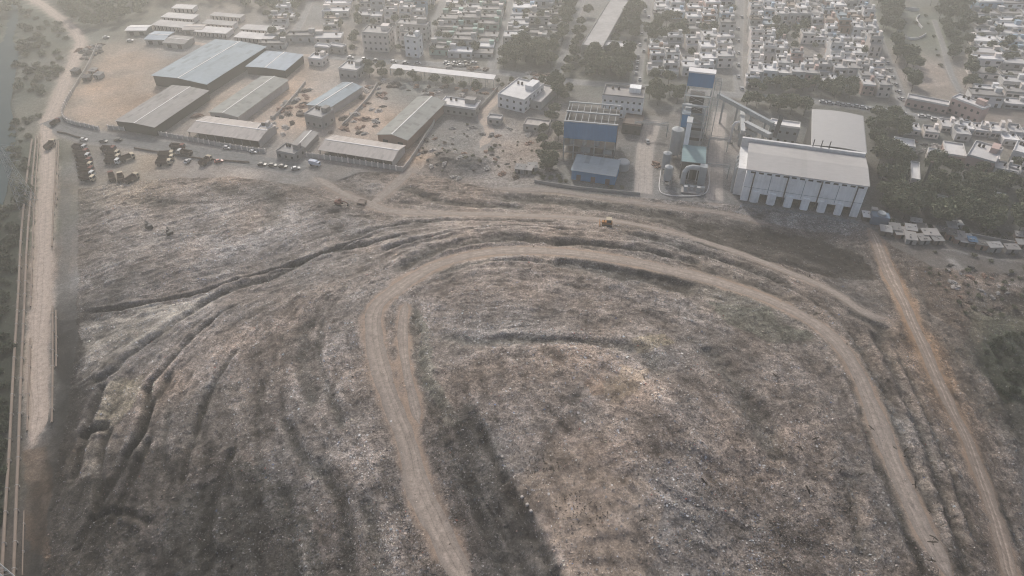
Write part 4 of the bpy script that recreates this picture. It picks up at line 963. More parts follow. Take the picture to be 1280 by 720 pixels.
# single buildings of the middle distance
def flat(name, label, A, B, D, z, wall, roof, cat='building', st=None, group=None, par=.7, dirt=False, wins=None, stairs=True):
    """flat-roofed building from its front eave A-B and a back corner D at height z"""
    fr = Frame(U(*A, z), U(*B, z)); dep = fr.uv(*D, z)[1]; w = fr.len; TAKEN.append((fr, 0, w, 0, dep))
    t = thing(name, label, cat, (*fr.world(0, 0), 0), fr.rz, group)
    MB().box(0, w, 0, dep, 0, z - .16).build('wall', wall, t)
    m = MB(); m.box(-.15, w + .15, -.15, dep + .15, z - .156, z)
    if par:
        for a in ((0, w, 0, .25), (0, w, dep - .25, dep), (0, .25, .25, dep - .25), (w - .25, w, .25, dep - .25)): m.box(*a, z + .002, z + par)
    rf = m.build('roof', roof, t)
    st = st or max(1, int(z / 3.2)); n = wins if wins is not None else max(2, int(w / 3.2))
    for s in range(st):
        for i in range(n):
            x = w * (i + .5) / n; z0 = z / st * s + .9; MB().box(x - .6, x + .6, -.05, .1, z0, z0 + 1.3).build('window', m_dark, t)
        k = max(1, int(dep / 4))
        for i in range(k):
            y = dep * (i + .5) / k; z0 = z / st * s + .9; sx_ = w if (A[0] + B[0]) / 2 < 640 else 0
            MB().box(sx_ - .1, sx_ + .05, y - .6, y + .6, z0, z0 + 1.3).build('window', m_dark, t) if sx_ else MB().box(-.05, .1, y - .6, y + .6, z0, z0 + 1.3).build('window', m_dark, t)
    if stairs and dep > 5:
        MB().box(w * .62, w * .9, dep * .55, dep * .92, z + .004, z + 2.5).build('stair_room', wall, rf)
        for q in (.2, .35): c = MB(); c.cyl(w * q, dep * .75, z + .003, z + 1.3, .6, 10); c.cyl(w * q, dep * .75, z + 1.3, z + 1.55, .6, 10, .2); c.build('water_tank', m_black, rf)
    return t, fr, dep, w
flat('building', 'two-storey grey house attached to the narrow blue-grey shed', (380,143), (402,148), (388,131), 6, m_stepc, m_conc)
flat('building', 'cream cube of a house at left end of the brown yard', (320,163), (333,164), (324,154), 5, m_cream, m_concw, wins=2)
flat('building', 'low grey workshop with tanks below the dark grey roof', (345,189), (368,194), (352,178), 3.4, m_stepc, m_conc)
flat('building', 'pale grey house left of the long white canopy', (423,86), (446,89), (428,75), 5, m_grey, m_conc)
flat('building', 'cream low building with roof clutter behind the rubble ground', (549,131), (594,137), (555,121), 4.5, m_stepc, m_conc)
flat('building', 'small tan hut at the start of the rubble ground', (609,148), (626,150), (612,143), 3, m_soilw, m_conc, wins=2, stairs=False)
flat('building', 'bright white building with arched windows near the tree row', (622,118), (655,126), (642,97), 7, m_white, m_concw)
flat('building', 'grey annex beside the bright white building', (657,125), (676,129), (668,104), 4, m_grey, m_conc, stairs=False)
flat('building', 'grey low yard office behind the white building', (654,156), (684,160), (660,148), 3, m_soilw, m_rcream, stairs=False)
flat('apartment_building', 'cream three-storey apartment house with corner windows above the street', (452,41), (484,43), (462,32), 11, m_cream, m_conc, st=3)
flat('apartment_building', 'white narrow apartment house right of the cream apartment house', (505,46), (522,48), (510,41), 12, m_white, m_concw, st=3)
flat('apartment_building', 'grey slab apartment house behind the narrow white one', (494,30), (533,33), (501,24), 10, m_grey, m_conc, st=3)
flat('building', 'long pale roofed market building beside the car park', (727,57), (753,60), (742,-4), 6, m_stepc, m_conc, wins=3, stairs=False)
flat('building', 'pale low wing at the foot of the long market building', (743,56), (783,60), (746,50), 5, m_stepc, m_conc, stairs=False)
flat('building', 'white-topped house with shaded walls among the far right houses', (1190,122), (1229,137), (1191,115), 8, m_pinkw, m_concw)
flat('building', 'long reddish wall-like building left of the white-topped house', (1134,123), (1186,133), (1136,118), 4.5, m_pinkw, m_conc, stairs=False)
flat('building', 'pinkish school wing with a walled roof terrace', (1209,194), (1244,204), (1199,171), 6, m_pinkw, m_concw)
flat('building', 'low pale wing on the left of the pinkish school', (1182,193), (1208,197), (1177,177), 3.4, m_pinkw, m_conc, stairs=False)
flat('building', 'pale low house among the trees below the school', (1139,224), (1150,226), (1131,201), 4, m_cream, m_concw, wins=2, stairs=False)
flat('building', 'low concrete roof among the trees right of the rear hall', (1118,181), (1144,185), (1118,172), 4, m_grey, m_concw, stairs=False)
flat('building', 'stepped pale house on the right edge beside the school', (1266,189), (1292,196), (1256,172), 5, m_white, m_concw)
for A_, B_, D_, lab in [((1226,158),(1240,161),(1226,152),'small grey house on the waste plot right of the street trees'), ((1254,214),(1272,219),(1254,207),'small pale house below the stepped house at the right edge'), ((1160,191),(1176,194),(1158,185),'small pale hut on the waste plot left of the school'),
        ((1240,246),(1256,250),(1240,240),'grey roofed hut deep among the grove trees'), ((1118,236),(1130,239),(1116,230),'tin roofed hut close beside the big white hall'), ((1170,250),(1184,253),(1170,244),'small pale hut right of the dark stack'), ((1100,214),(1112,217),(1098,205),'pale flat roof among trees close to the rear hall corner')]:
    flat('building', lab, A_, B_, D_, 3.2, random.choice((m_cream, m_grey, m_stepc)), random.choice((m_conc, m_concw, m_rgrey)), stairs=False, wins=2)
flat('building', 'pale bus shelter roof in the yard above the street', (393,58), (411,60), (395,54), 4, m_stepc, m_concw, wins=2, stairs=False)
flat('building', 'second pale low roof beside the bus shelter', (410,57), (428,60), (412,53), 4, m_stepc, m_concw, wins=2, stairs=False)
flat('building', 'cream yard house right of the small blue roof', (385,73), (402,75), (392,66), 4, m_cream, m_concw, wins=2)

# ------------------------------------------------------------------ the big white hall
def hall():
    A, B = U(925, 250), U(1071, 272); fr = Frame(A, B); w = fr.len; H = 15.4
    dep = fr.uv(936, 179, H)[1]; TAKEN.append((fr, -4, w + 1, -1, dep + 3))
    t = thing('waste_plant_hall', 'big white industrial hall with pale roof and six dark bays at its foot', 'hall', (*fr.world(0, 0), 0), fr.rz)
    bays = [(.19, .034), (.335, .036), (.478, .036), (.62, .036), (.765, .036), (.895, .03)]
    m = MB(); e = [0.0]
    for c, h_ in bays: e += [(c - h_) * w, (c + h_) * w]
    e.append(w)
    for i in range(0, len(e), 2): m.box(e[i], e[i + 1], 0, .4, 0, 4.4)
    m.box(0, w, 0, .4, 4.403, H - .1); m.box(0, .4, .403, dep, 0, H - .1); m.box(w - .4, w, .403, dep, 0, H - .1); m.box(.403, w - .403, dep - .4, dep, 0, H - .1); m.box(.41, w - .41, 9, 9.3, 0, 8)
    m.build('wall', m_hwall, t)
    MB().prof([(-.5, H - .05), (dep * .55, H + 1.1), (dep + .2, H + .5), (dep + .2, H + .75), (dep * .55, H + 1.35), (-.5, H + .2)], -.5, w + .5).build('roof', m_hroof, t)
    MB().box(-3.4, w + .2, dep + .25, dep + 1.6, 0, H + 2.1).build('parapet', m_white, t)
    for c, h_ in bays: MB().box((c - h_) * w + .02, (c + h_) * w - .02, 5.0, 5.2, 0, 4.38).build('bay_door', m_dark, t)
    for c in (.07, .355, .635, .925): MB().tube([(c * w, -.28, .1), (c * w, -.28, H - .6)], .26, 8).build('drain_pipe', m_dsteel, t)
    for i in range(14): x = w * (.055 + .069 * i); MB().box(x - .95, x + .95, -.06, .1, H - 1.5, H - .75).build('vent', m_dark, t)
    for c in (.115, .2625, .4065, .549, .6925, .832): MB().prof([(-.55, 0), (-.003, 0), (-.003, 5.6), (-.45, 5.45)], c * w - 1.35, c * w + 1.35).build('buttress', m_hwall, t)
    for k in (.215, .5, .78): MB().box(k * w - .12, k * w + .12, -.06, .05, 5.2, H - 1.7).build('cladding_seam', m_steel, t)
    MB().box(.2, w - .2, -.10, -.004, 6.9, 7.05).build('ledge', m_steel, t)
    an = MB().box(-3.4, -.003, 4, dep + .2, 0, H - 2.2).build('side_annex', m_white, t)
    for y in (6, 9, 12.5, 16): MB().tube([(-4.0, y, 0), (-4.0, y, H - 3.5), (-3.5, y, H - 2.8)], .55, 8).build('duct', m_duct, an)
    for y in (8, 14, 19): MB().box(-3.46, -3.3, y - .7, y + .7, H - 5.5, H - 4).build('vent', m_dark, an)
    for x in (.55, .62, .69): MB().tube([(x * w, dep + .9, H + 2.1), (x * w, dep + .9, H + 5.5)], .22, 8).build('exhaust_pipe', m_dsteel, t)
    # rear hall
    z = 17.0; f2 = Frame(U(1015, 182, z), U(1083, 192, z)); d2 = f2.uv(1011, 137, z)[1]; w2 = f2.len; TAKEN.append((f2, 0, w2, 0, d2))
    t2 = thing('rear_hall', 'tall windowless hall with pale curved roof behind the big white hall', 'hall', (*f2.world(0, 0), 0), f2.rz)
    MB().box(0, w2, .4, d2, 0, z - .1).build('wall', m_dsteel, t2)
    prof = [(w2 * k / 10, z + .7 * math.sin(math.pi * k / 10)) for k in range(11)]
    MB().prof([(-.4, z - .1)] + prof[1:-1] + [(w2 + .4, z - .1)] + [(p[0], p[1] + .25) for p in prof[::-1]], .2, d2 + .6, ax='y').build('roof', m_hrear, t2)
hall()
def cross(A, z):
    return U(*A, z)
# boiler house with blue cladding
fr = Frame(U(703, 199), U(767, 205)); w = fr.len; H = 19.5
u0, v1 = fr.uv(716, 127, H); v1 = max(10, v1); TAKEN.append((fr, 0, w, 0, v1))
t = thing('boiler_house', 'tall steel framed boiler house with blue upper cladding and open beamed roof', 'boiler house', (*fr.world(0, 0), 0), fr.rz)
MB().box(0, w, .0, .25, 11.2, H - .2).build('front_cladding', m_blue, t)
MB().box(w - .25, w, .253, v1, 3, H - .2).build('side_cladding', m_dsteel, t); MB().box(0, .25, .253, v1, 6, H - .2).build('side_cladding', m_steel, t)
MB().box(.3, w - .3, .3, v1 - .3, H - 2.2, H - 2).build('roof_deck', m_dsteel, t)
for v in (.6, v1 * .5, v1 - .6): MB().box(-.3, w + .3, v - .35, v + .35, H - .15, H + .35).build('roof_beam', m_duct, t)
for i in range(8):
    x = w * (i + .5) / 8; MB().box(x - .12, x + .12, 1.0, v1 - 1, H - .7, H - .35).build('rafter', m_steel, t)
for i in range(6): x = w * i / 5; x = min(max(x, .25), w - .25); MB().box(x - .25, x + .25, .3, .8, 0, H - 2.3).build('column', m_steel, t)
for z in (3.8, 7.4): MB().box(0, w, .1, v1 * .9, z, z + .25).build('floor_slab', m_stepc, t)
for i, (a, b, c) in enumerate([(.1, .28, 3.2), (.34, .52, 2.6), (.6, .72, 3.0), (.78, .95, 2.2)]): MB().box(a * w, b * w, 1.2, 4, 4.06, 4.06 + c).build('machine', (m_scrap, m_steel)[i % 2], t)
for a in (.15, .4, .65): MB().cyl(a * w, 2.5, 7.66, 10.6, 1.1, 10).build('tank', m_steel, t)
# blue shed in front
z = 5.0; f2 = Frame(U(714, 224), U(768, 232)); w = f2.len; d = f2.uv(720, 194, z + .8)[1]; TAKEN.append((f2, 0, w, 0, d))
t = thing('blue_shed', 'low blue-walled shed with pale blue roof in front of the boiler house', 'shed', (*f2.world(0, 0), 0), f2.rz)
MB().prof([(0, 0), (d, 0), (d, z + 1.1), (0, z - .1)], 0, w).build('wall', m_blue, t)
MB().prof([(-.5, z - .15), (d + .3, z + 1.25), (d + .3, z + 1.4), (-.5, z)], -.4, w + .4).build('roof', m_rbg, t)
for i in range(3): x = w * (i + .5) / 3; MB().box(x - 1, x + 1, -.05, .1, 0, 2.8).build('door', m_dsteel, t)
x, y = U(778, 211); mb = MB(); mb.cyl(x, y, 0, 4, 3.1, 20)
t = thing('round_tank', 'round tank with flat white lid right of the blue shed', 'tank', (x, y, 0)); MB().cyl(0, 0, 0, 3.6, 3.0, 22).build('shell', m_steel, t); MB().cyl(0, 0, 3.603, 4.1, 3.15, 22, 2.7).build('lid', m_duct, t)
# office block behind
t, fr, dep, w = flat('plant_office', 'plant office with bright white parapet band and open roof terrace', (753,120), (804,125), (760,107), 11, m_hwall, m_stepc, st=3, par=1.2, wins=7)
MB().box(-.2, w + .2, -.35, -.2, 9.4, 11.6).build('white_band', m_rwhite, t)
t, fr, dep, w = flat('building', 'dark low equipment house between plant office and plant road', (778,155), (801,158), (778,142), 5, m_dsteel, m_scrap, stairs=False)
# flue gas treatment line: tower, ducts, silos
def lattice(x0, x1, y0, y1, z0, z1, n, t_, parent, mat, name='frame'):
    m = MB()
    for x in (x0, x1):
        for y in (y0, y1): m.box(x - t_, x + t_, y - t_, y + t_, z0, z1)
    for k in range(n + 1):
        z = z0 + (z1 - z0) * k / n
        for y in (y0, y1): m.bar((x0, y, z), (x1, y, z), t_ * .8)
        for x in (x0, x1): m.bar((x, y0, z), (x, y1, z), t_ * .8)
        if k < n:
            z2 = z0 + (z1 - z0) * (k + 1) / n
            m.bar((x0, y0, z), (x1, y0, z2), t_ * .6); m.bar((x1, y0, z), (x0, y0, z2), t_ * .6); m.bar((x0, y0, z), (x0, y1, z2), t_ * .6); m.bar((x1, y1, z), (x1, y0, z2), t_ * .6)
    return m.build(name, mat, parent)
fr = Frame(U(847, 172), U(879, 176)); w = fr.len
TAKEN.append((fr, -12, w + 1, -20, 22))
Ht = height_for(*fr.world(0, 0), 107)
t = thing('boiler_tower', 'tallest open steel tower with blue clad head and white cap', 'tower', (*fr.world(0, 0), 0), fr.rz)
lattice(.4, w - .4, .4, 11, 0, Ht, 6, .22, t, m_duct)
MB().box(.3, w - .3, 0, 4.2, Ht + .01, Ht + 6.6).build('blue_head', m_blue, t); MB().box(0, w, -.3, 4.6, Ht + 6.61, Ht + 7.3).build('cap', m_rwhite, t)
MB().box(1.2, w - 1.2, 1.4, 9.8, 1, Ht * .5).build('boiler', m_steel, t); MB().box(w * .2, w * .75, 1, 8, Ht * .5 + .01, Ht * .8).build('economiser', m_dsteel, t)
for k in range(5): z = Ht * (k + 1) / 6; MB().box(.1, w - .1, -1.0, .15, z, z + .12).build('walkway', m_steel, t)
st_ = lattice(w + .6, w + 3.4, 2, 5, 0, Ht + 3, 9, .14, t, m_duct, 'stair_tower')
# bag filter with portal and white ducts, in front of the tower
t = thing('bag_filter', 'white ducted filter unit under a pale portal frame', 'filter unit', (*fr.world(0, -11), 0), fr.rz)
MB().box(1.5, 4.2, 1, 6, 9, 21).build('duct', m_duct, t); MB().prof([(1, 5), (6, 5), (6, 9), (1, 9)], 1.8, 3.9).build('hopper', m_duct, t); MB().tube([(2.8, .6, 12), (2.8, -2.6, 10), (2.8, -4, 5), (2.8, -4, 1)], 1.1, 10).build('down_duct', m_duct, t)
m = MB()
for x in (.2, w * .85): m.box(x - .3, x + .3, .1, .7, 0, 22)
m.box(-.2, w * .85 + .4, .05, .75, 22.003, 22.9); m.build('portal', m_duct, t)
for k in range(4): MB().box(.5, w - 1, 7 + k * .0 - k * 2.2, 8.4 - k * 2.2, 0, 8.5 - k * 1.5).build('filter_chamber', (m_dsteel, m_steel)[k % 2], t)
for k in range(4): MB().box(.3, w - .8, 6.6 - k * 2.2, 6.75 - k * 2.2, 8.6 - k * 1.5, 9.6 - k * 1.5).build('railing', m_steel, t)
# teal shed
z = 9.0; f2 = Frame(U(853, 201, z), U(881, 204, z)); w2 = f2.len; d2 = max(5, f2.uv(855, 182, z + .8)[1])
t = thing('teal_shed', 'narrow shed with teal roof in the middle of the flue gas line', 'shed', (*f2.world(0, 0), 0), f2.rz)
MB().prof([(0, 0), (d2, 0), (d2, z + .8), (0, z - .1)], 0, w2).build('wall', m_dsteel, t); MB().prof([(-.5, z - .1), (d2 + .3, z + .95), (d2 + .3, z + 1.15), (-.5, z + .1)], -.4, w2 + .4).build('roof', m_teal, t)
for i in range(2): MB().box(w2 * (.15 + .4 * i), w2 * (.15 + .4 * i) + 2.6, -.06, .1, 0, 4.5).build('opening', m_dark, t)
# silos
for (px, py, r, h, lab) in [(842, 196, 2.7, 14.5, 'fattest grey cone-topped silo under the blue box'), (831, 214, 1.9, 9.5, 'short grey silo left of the teal shed, upper of two'), (833, 229, 1.8, 8.5, 'short grey silo left of the elbow duct, lower of two')]:
    x, y = U(px, py); t = thing('silo', lab, 'silo', (x, y, 0), fr.rz, 'silos of the flue gas line')
    MB().cyl(0, 0, 2.2, h, r, 18).build('shell', m_steel, t); MB().cyl(0, 0, h + .003, h + r * .45, r * 1.02, 18, .3).build('cone_roof', m_duct, t); MB().cyl(0, 0, .6, 2.197, .5, 14, r).build('hopper', m_dsteel, t)
    for a in range(4): q = a * math.pi / 2 + .78; MB().box(r * .9 * math.cos(q) - .15, r * .9 * math.cos(q) + .15, r * .9 * math.sin(q) - .15, r * .9 * math.sin(q) + .15, -.05, 2.6).build('leg', m_steel, t)
    MB().tube([(r + .25, 0, .1), (r + .25, 0, h)], .12, 6).build('ladder', m_steel, t)
x, y = U(850, 190); t = thing('blue_hopper_house', 'blue box on steel legs beside the fattest silo', 'hopper house', (x, y, 0), fr.rz)
MB().box(-1.8, 1.8, 0, 4, 13, 19.5).build('box', m_blue, t); MB().box(-2, 2, -.2, 4.2, 19.503, 19.8).build('roof', m_rbg, t)
for a in (-1.6, 1.6):
    for b in (.2, 3.8): MB().box(a - .2, a + .2, b - .2, b + .2, 0, 13).build('leg', m_steel, t)
x, y = U(853, 205); t = thing('duct_tower', 'tall slender pale clad duct between silos and teal shed', 'duct', (x, y, 0), fr.rz)
MB().box(-1.1, 1.1, 0, 5.5, 0, 21).build('casing', m_hwall, t); MB().box(-1.3, 1.3, -.2, 5.7, 21.003, 21.4).build('cap', m_duct, t)
x, y = U(866, 229); t = thing('flue_duct', 'thick pale elbow flue duct in front of the teal shed', 'duct', (x, y, 0), fr.rz)
MB().tube([(2, 1, 7.5), (-1.5, .8, 7.6), (-3.4, .3, 7), (-4.4, -.6, 5.4), (-4.6, -1.2, 3), (-4.6, -1.4, 0)], 1.15, 12).build('pipe', m_duct, t); MB().box(1.8, 5, -.8, 2.6, 0, 9).build('fan_house', m_steel, t)
for a in (-2.5, 1.0): MB().box(a - .2, a + .2, .5, .9, 0, 6.5).build('support', m_steel, t)
x, y = U(868, 243); t = thing('pump_skid', 'low machinery skid at the front corner of the plant', 'machinery', (x, y, 0), fr.rz)
MB().box(-6, 4, 0, 5, 0, .4).build('plinth', m_stepc, t)
for a, b, c in ((-5, 1, 2.2), (-2.4, 2.5, 1.6), (.5, 1, 2.6), (2.4, 2.8, 1.8)): MB().box(a, a + 1.6, b, b + 1.5, .403, .4 + c).build('machine', random.choice((m_steel, m_dsteel, m_duct)), t)
for k in range(3): MB().tube([(-5.5, 4.2 + .3 * k, .8 + .4 * k), (3.5, 4.2 + .3 * k, .8 + .4 * k)], .16, 6).build('pipe', m_duct, t)
# pipe bridges over the plant roads
def pipe_bridge(pa, pb, z, label, n=4):
    a, b = U(*pa, z), U(*pb, z); f = Frame(a, b); t = thing('pipe_bridge', label, 'pipe bridge', (*f.world(0, 0), 0), f.rz, 'pipe bridges'); m = MB()
    for y in (0, 1.4):
        for zz in (z, z + 1.3): m.bar((0, y, zz), (f.len, y, zz), .14)
    k = max(3, int(f.len / 2.2))
    for i in range(k):
        x0, x1 = f.len * i / k, f.len * (i + 1) / k; m.bar((x0, 0, z), (x1, 0, z + 1.3), .09); m.bar((x0, 0, z), (x0, 1.4, z), .09)
    m.build('truss', m_steel, t)
    for i in range(3): MB().tube([(0, .3 + .4 * i, z + .4), (f.len, .3 + .4 * i, z + .4)], .17, 6).build('pipe', (m_duct, m_pipe, m_steel)[i], t)
    for x in (.4, f.len - .4): MB().box(x - .2, x + .2, .5, .9, 0, z).build('post', m_steel, t)
pipe_bridge((793, 154), (836, 158), 6, 'pipe bridge across the upper end of the left plant road')
pipe_bridge((882, 207), (913, 210), 6, 'pipe bridge across the middle of the right plant road')
pipe_bridge((886, 174), (912, 177), 6, 'pipe bridge across the right plant road behind the other')
# conveyors and chimney duct between the tower and the hall
def gallery(pa, za, pb, zb, wd, label, mat):
    a, b = U(*pa, za), U(*pb, zb); f = Frame(a, b); t = thing('conveyor', label, 'conveyor', (*f.world(0, 0), 0), f.rz, 'conveyor galleries'); h = 2.0; l = f.len
    MB().add([(0, -wd, za), (l, -wd, zb), (l, wd, zb), (0, wd, za), (0, -wd, za + h), (l, -wd, zb + h), (l, wd, zb + h), (0, wd, za + h)], [(3,2,1,0),(4,5,6,7),(0,1,5,4),(1,2,6,5),(2,3,7,6),(3,0,4,7)]).build('gallery', mat, t)
    k = max(2, int(l / 7))
    for i in range(k): x = l * (i + .5) / k; z = za + (zb - za) * (i + .5) / k; MB().box(x - .15, x + .15, -wd * .8, wd * .8, 0, z + .02).build('trestle', m_steel, t)
gallery((897, 121), 13, (966, 158), 9, .9, 'long grey conveyor gallery slanting from tower to rear hall', m_steel)
gallery((931, 156), 8, (962, 172), 8, 1.2, 'wide pale conveyor gallery ending behind the hall parapet', m_duct)
gallery((927, 143), 7, (928, 168), 8, 1.0, 'short pale conveyor running towards the hall annex', m_duct)
gallery((932, 165), 5, (945, 171), 5, .8, 'shortest pale chute tucked behind the hall parapet', m_duct)
gallery((976, 149), 22, (968, 172), 14, .9, 'steep dark conveyor rising in front of the white-roofed house', m_dsteel)
flat('building', 'white-roofed plant house between the conveyors and the rear hall', (963,156), (1000,161), (962,149), 9, m_steel, m_rwhite, stairs=False)
x, y = U(912, 178); t = thing('chimney_duct', 'thin white bent duct beside the right plant road', 'duct', (x, y, 0), fr.rz)
MB().tube([(0, 0, 0), (0, 0, 9.5), (.6, .3, 10.5), (2.6, .4, 11.2)], .6, 10).build('pipe', m_rwhite, t); MB().box(-1.2, 1.2, -1.2, 1.2, -.05, .6).build('footing', m_stepc, t)
x, y = G(1147, 245)[:2]; t = thing('dark_stack', 'slender dark stack standing among the trees below the school', 'chimney', (x, y, 0))
MB().tube([(0, 0, 0), (0, 0, 10), (0, 0, 16.8)], [.75, .6, .5], 12).build('shaft', m_dsteel, t); MB().cyl(0, 0, 16.81, 17.2, .7, 12).build('rim', m_scrap, t)
# kerbed apron in front of the plant
q = wpath([(826,214),(824,236),(832,244),(860,246),(880,243),(886,232),(886,214)], 1.0)
m = MB(); m.tube([(p[0], p[1], .12) for p in q], .2, 6); tag(m.build('kerb', m_rwhite), 'white kerb curving round the front of the flue gas line', None, None, 'structure')

# ------------------------------------------------------------------ walls, pipelines, pylons
def wall_line(name, label, px, h, mat, post=None, gap=3.0, th=.3, group=None, coping=None):
    q = wpath(px, 1.5); o = q[0]; t = thing(name, label, 'wall', (o[0], o[1], 0), 0, group); m = MB(); c = MB()
    z = gz(q[:, 0], q[:, 1])
    for i in range(len(q) - 1):
        a, b = Vector(q[i]), Vector(q[i + 1]); d = (b - a); l = d.length; d.normalize(); n = Vector((-d.y, d.x)) * th / 2
        a = a - Vector(o); b = b - Vector(o)
        P = [a - n, b - n, b + n, a + n]; zz = [z[i], z[i + 1], z[i + 1], z[i]]
        m.add([(p.x, p.y, k - .2) for p, k in zip(P, zz)] + [(p.x, p.y, k + h) for p, k in zip(P, zz)], [(4,5,6,7),(0,1,5,4),(2,3,7,6)] + ([(3,0,4,7)] if i == 0 else []) + ([(1,2,6,5)] if i == len(q) - 2 else []))
    m.build('wall_panel', mat, t)
    if post:
        L_ = np.concatenate([[0], np.cumsum(np.hypot(*(q[1:] - q[:-1]).T))]); n = int(L_[-1] / gap)
        me = MB().box(-.28, .28, -.28, .28, -.1, h + .35).mesh('pillar', post)
        for k in range(n + 1):
            s = L_[-1] * k / max(n, 1); x = np.interp(s, L_, q[:, 0]); y = np.interp(s, L_, q[:, 1])
            ob = bpy.data.objects.new('pillar', me); COL.objects.link(ob); ob.parent = t; ob.location = (x - o[0], y - o[1], gz(x, y)[0])
            j = min(np.searchsorted(L_, s), len(q) - 1); j = max(j, 1); ob.rotation_euler = (0, 0, math.atan2(*(q[j] - q[j - 1])[::-1]))
    return t
wall_line('boundary_wall', 'curving pillared boundary wall round the corner of the bare brown yard', [(90,118),(83,130),(79,142),(82,151),(93,156),(108,159),(124,163)], 2.0, m_soilw, m_cream)
wall_line('boundary_wall', 'long pillared boundary wall between the street and the sheds', [(136,161),(170,165),(205,170),(250,178),(300,187),(332,191)], 2.0, m_soilw, m_cream)
wall_line('boundary_wall', 'pillared boundary wall in front of the long open-fronted shed', [(384,196),(420,201),(460,207),(503,214)], 2.2, m_soilw, m_cream)
wall_line('boundary_wall', 'plain wall running from the open-fronted shed up past the gabled shed', [(504,214),(516,198),(530,175),(541,158),(547,140)], 2.0, m_soilw)
wall_line('boundary_wall', 'plain wall along the left side of the brown yard above the bend', [(90,117),(98,104),(108,88),(116,72),(122,58)], 1.8, m_soilw)
wall_line('boundary_wall', 'low dark wall between truck park and street', [(168,186),(210,193),(250,199),(312,204)], 1.0, m_scrap)
wall_line('boundary_wall', 'low broken wall along the lower side of the road bend', [(72,166),(84,168),(96,172),(108,174)], 1.0, m_scrap)
wall_line('boundary_wall', 'pale wall behind the row of shanties at right', [(1210,295),(1236,300),(1262,305),(1292,310)], 1.6, m_stepc)
wall_line('boundary_wall', 'thin wall dividing the two brown yards', [(343,148),(358,133),(372,117),(382,104)], 1.6, m_soilw)
wall_line('boundary_wall', 'thin wall between the brown yard and the gabled shed yard', [(428,158),(446,140),(462,122),(472,106)], 1.6, m_soilw)
wall_line('boundary_wall', 'long pale wall rising along the path beside the white building', [(597,140),(610,126),(622,112)], 2.0, m_stepc)
wall_line('boundary_wall', 'dusty wall along the front of the power plant', [(668,228),(720,236),(770,241),(800,244)], 1.4, m_stepc)
wall_line('park_wall', 'white curved wall at the lower end of the park', [(1128,46),(1134,49),(1142,50),(1150,48),(1157,44)], 1.5, m_rwhite)
wall_line('park_wall', 'white curved wall at the right side of the park', [(1152,36),(1147,30),(1145,24),(1149,20)], 1.5, m_rwhite)
wall_line('park_wall', 'bright white wall across the top of the park', [(1110,6),(1122,10),(1136,13),(1148,14)], 2.2, m_rwhite)

def pipeline(label, px, r, h, mat, gap=9.0, group='pipelines along the riverside road'):
    q = wpath(px, 2.0); o = q[0]; z = gz(q[:, 0], q[:, 1]); z = np.convolve(np.pad(z, 4, mode='edge'), np.ones(9) / 9, 'valid')
    t = thing('pipeline', label, 'pipeline', (o[0], o[1], 0), 0, group)
    P = [(p[0] - o[0], p[1] - o[1], k + h) for p, k in zip(q, z)]
    MB().tube(P, r, 10).build('pipe', mat, t)
    fl = MB(); sup = MB(); sup.box(-r * 1.2, r * 1.2, -.3, .3, -h - .3, -r * .6); ms = sup.mesh('support', m_stepc); mf = MB().tube([(0, -.12, 0), (0, .12, 0)], r * 1.22, 10).mesh('flange', m_stepc)
    n = max(2, min(45, int(len(P) * 2 / gap)))
    for k in range(n):
        i = int((len(P) - 1) * (k + .5) / n); d = Vector(P[min(i + 1, len(P) - 1)]) - Vector(P[max(i - 1, 0)])
        for nm, me in (('support', ms), ('flange', mf)):
            ob = bpy.data.objects.new(nm, me); COL.objects.link(ob); ob.parent = t; ob.location = P[i]; ob.rotation_euler = (0, 0, math.atan2(d.y, d.x) - math.pi / 2)
pipeline('outermost long pipe on the canal side of the riverside road', [(41,176),(34,230),(28,290),(25,350),(21,420),(17,490),(13,570),(8,650),(3,740)], .42, .9, m_pipe)
pipeline('long pipe nearer the riverside road, second from the canal', [(46,172),(41,230),(36,290),(33,350),(30,420),(27,490),(25,555),(22,640),(18,740)], .42, .9, m_pipe)
pipeline('short thin pipe on the left verge of the riverside road', [(50,168),(46,220),(43,270),(41,330),(39,385)], .28, .7, m_pipe)
pipeline('short thin pipe on the verge, continuing lower down', [(39,425),(38,460),(36,500),(35,540)], .28, .7, m_pipe)
pipeline('left of two pipes on the right verge of the riverside road', [(72,178),(70,220),(68,262),(66,310)], .32, .9, m_pipe)
pipeline('right of two pipes on the right verge of the riverside road', [(74,178),(73,220),(71,258)], .28, .9, m_pipe)
pipeline('left of two pipes beside the black drain below the road', [(67,385),(67,430),(67,480),(66,530)], .32, .9, m_pipe)
pipeline('right of two pipes beside the black drain below the road', [(71,390),(71,430),(71,460)], .26, .9, m_pipe)
pipeline('thin pipe at the lower left corner beside the long pipes', [(31,640),(30,680),(29,720)], .18, .6, m_pipe)

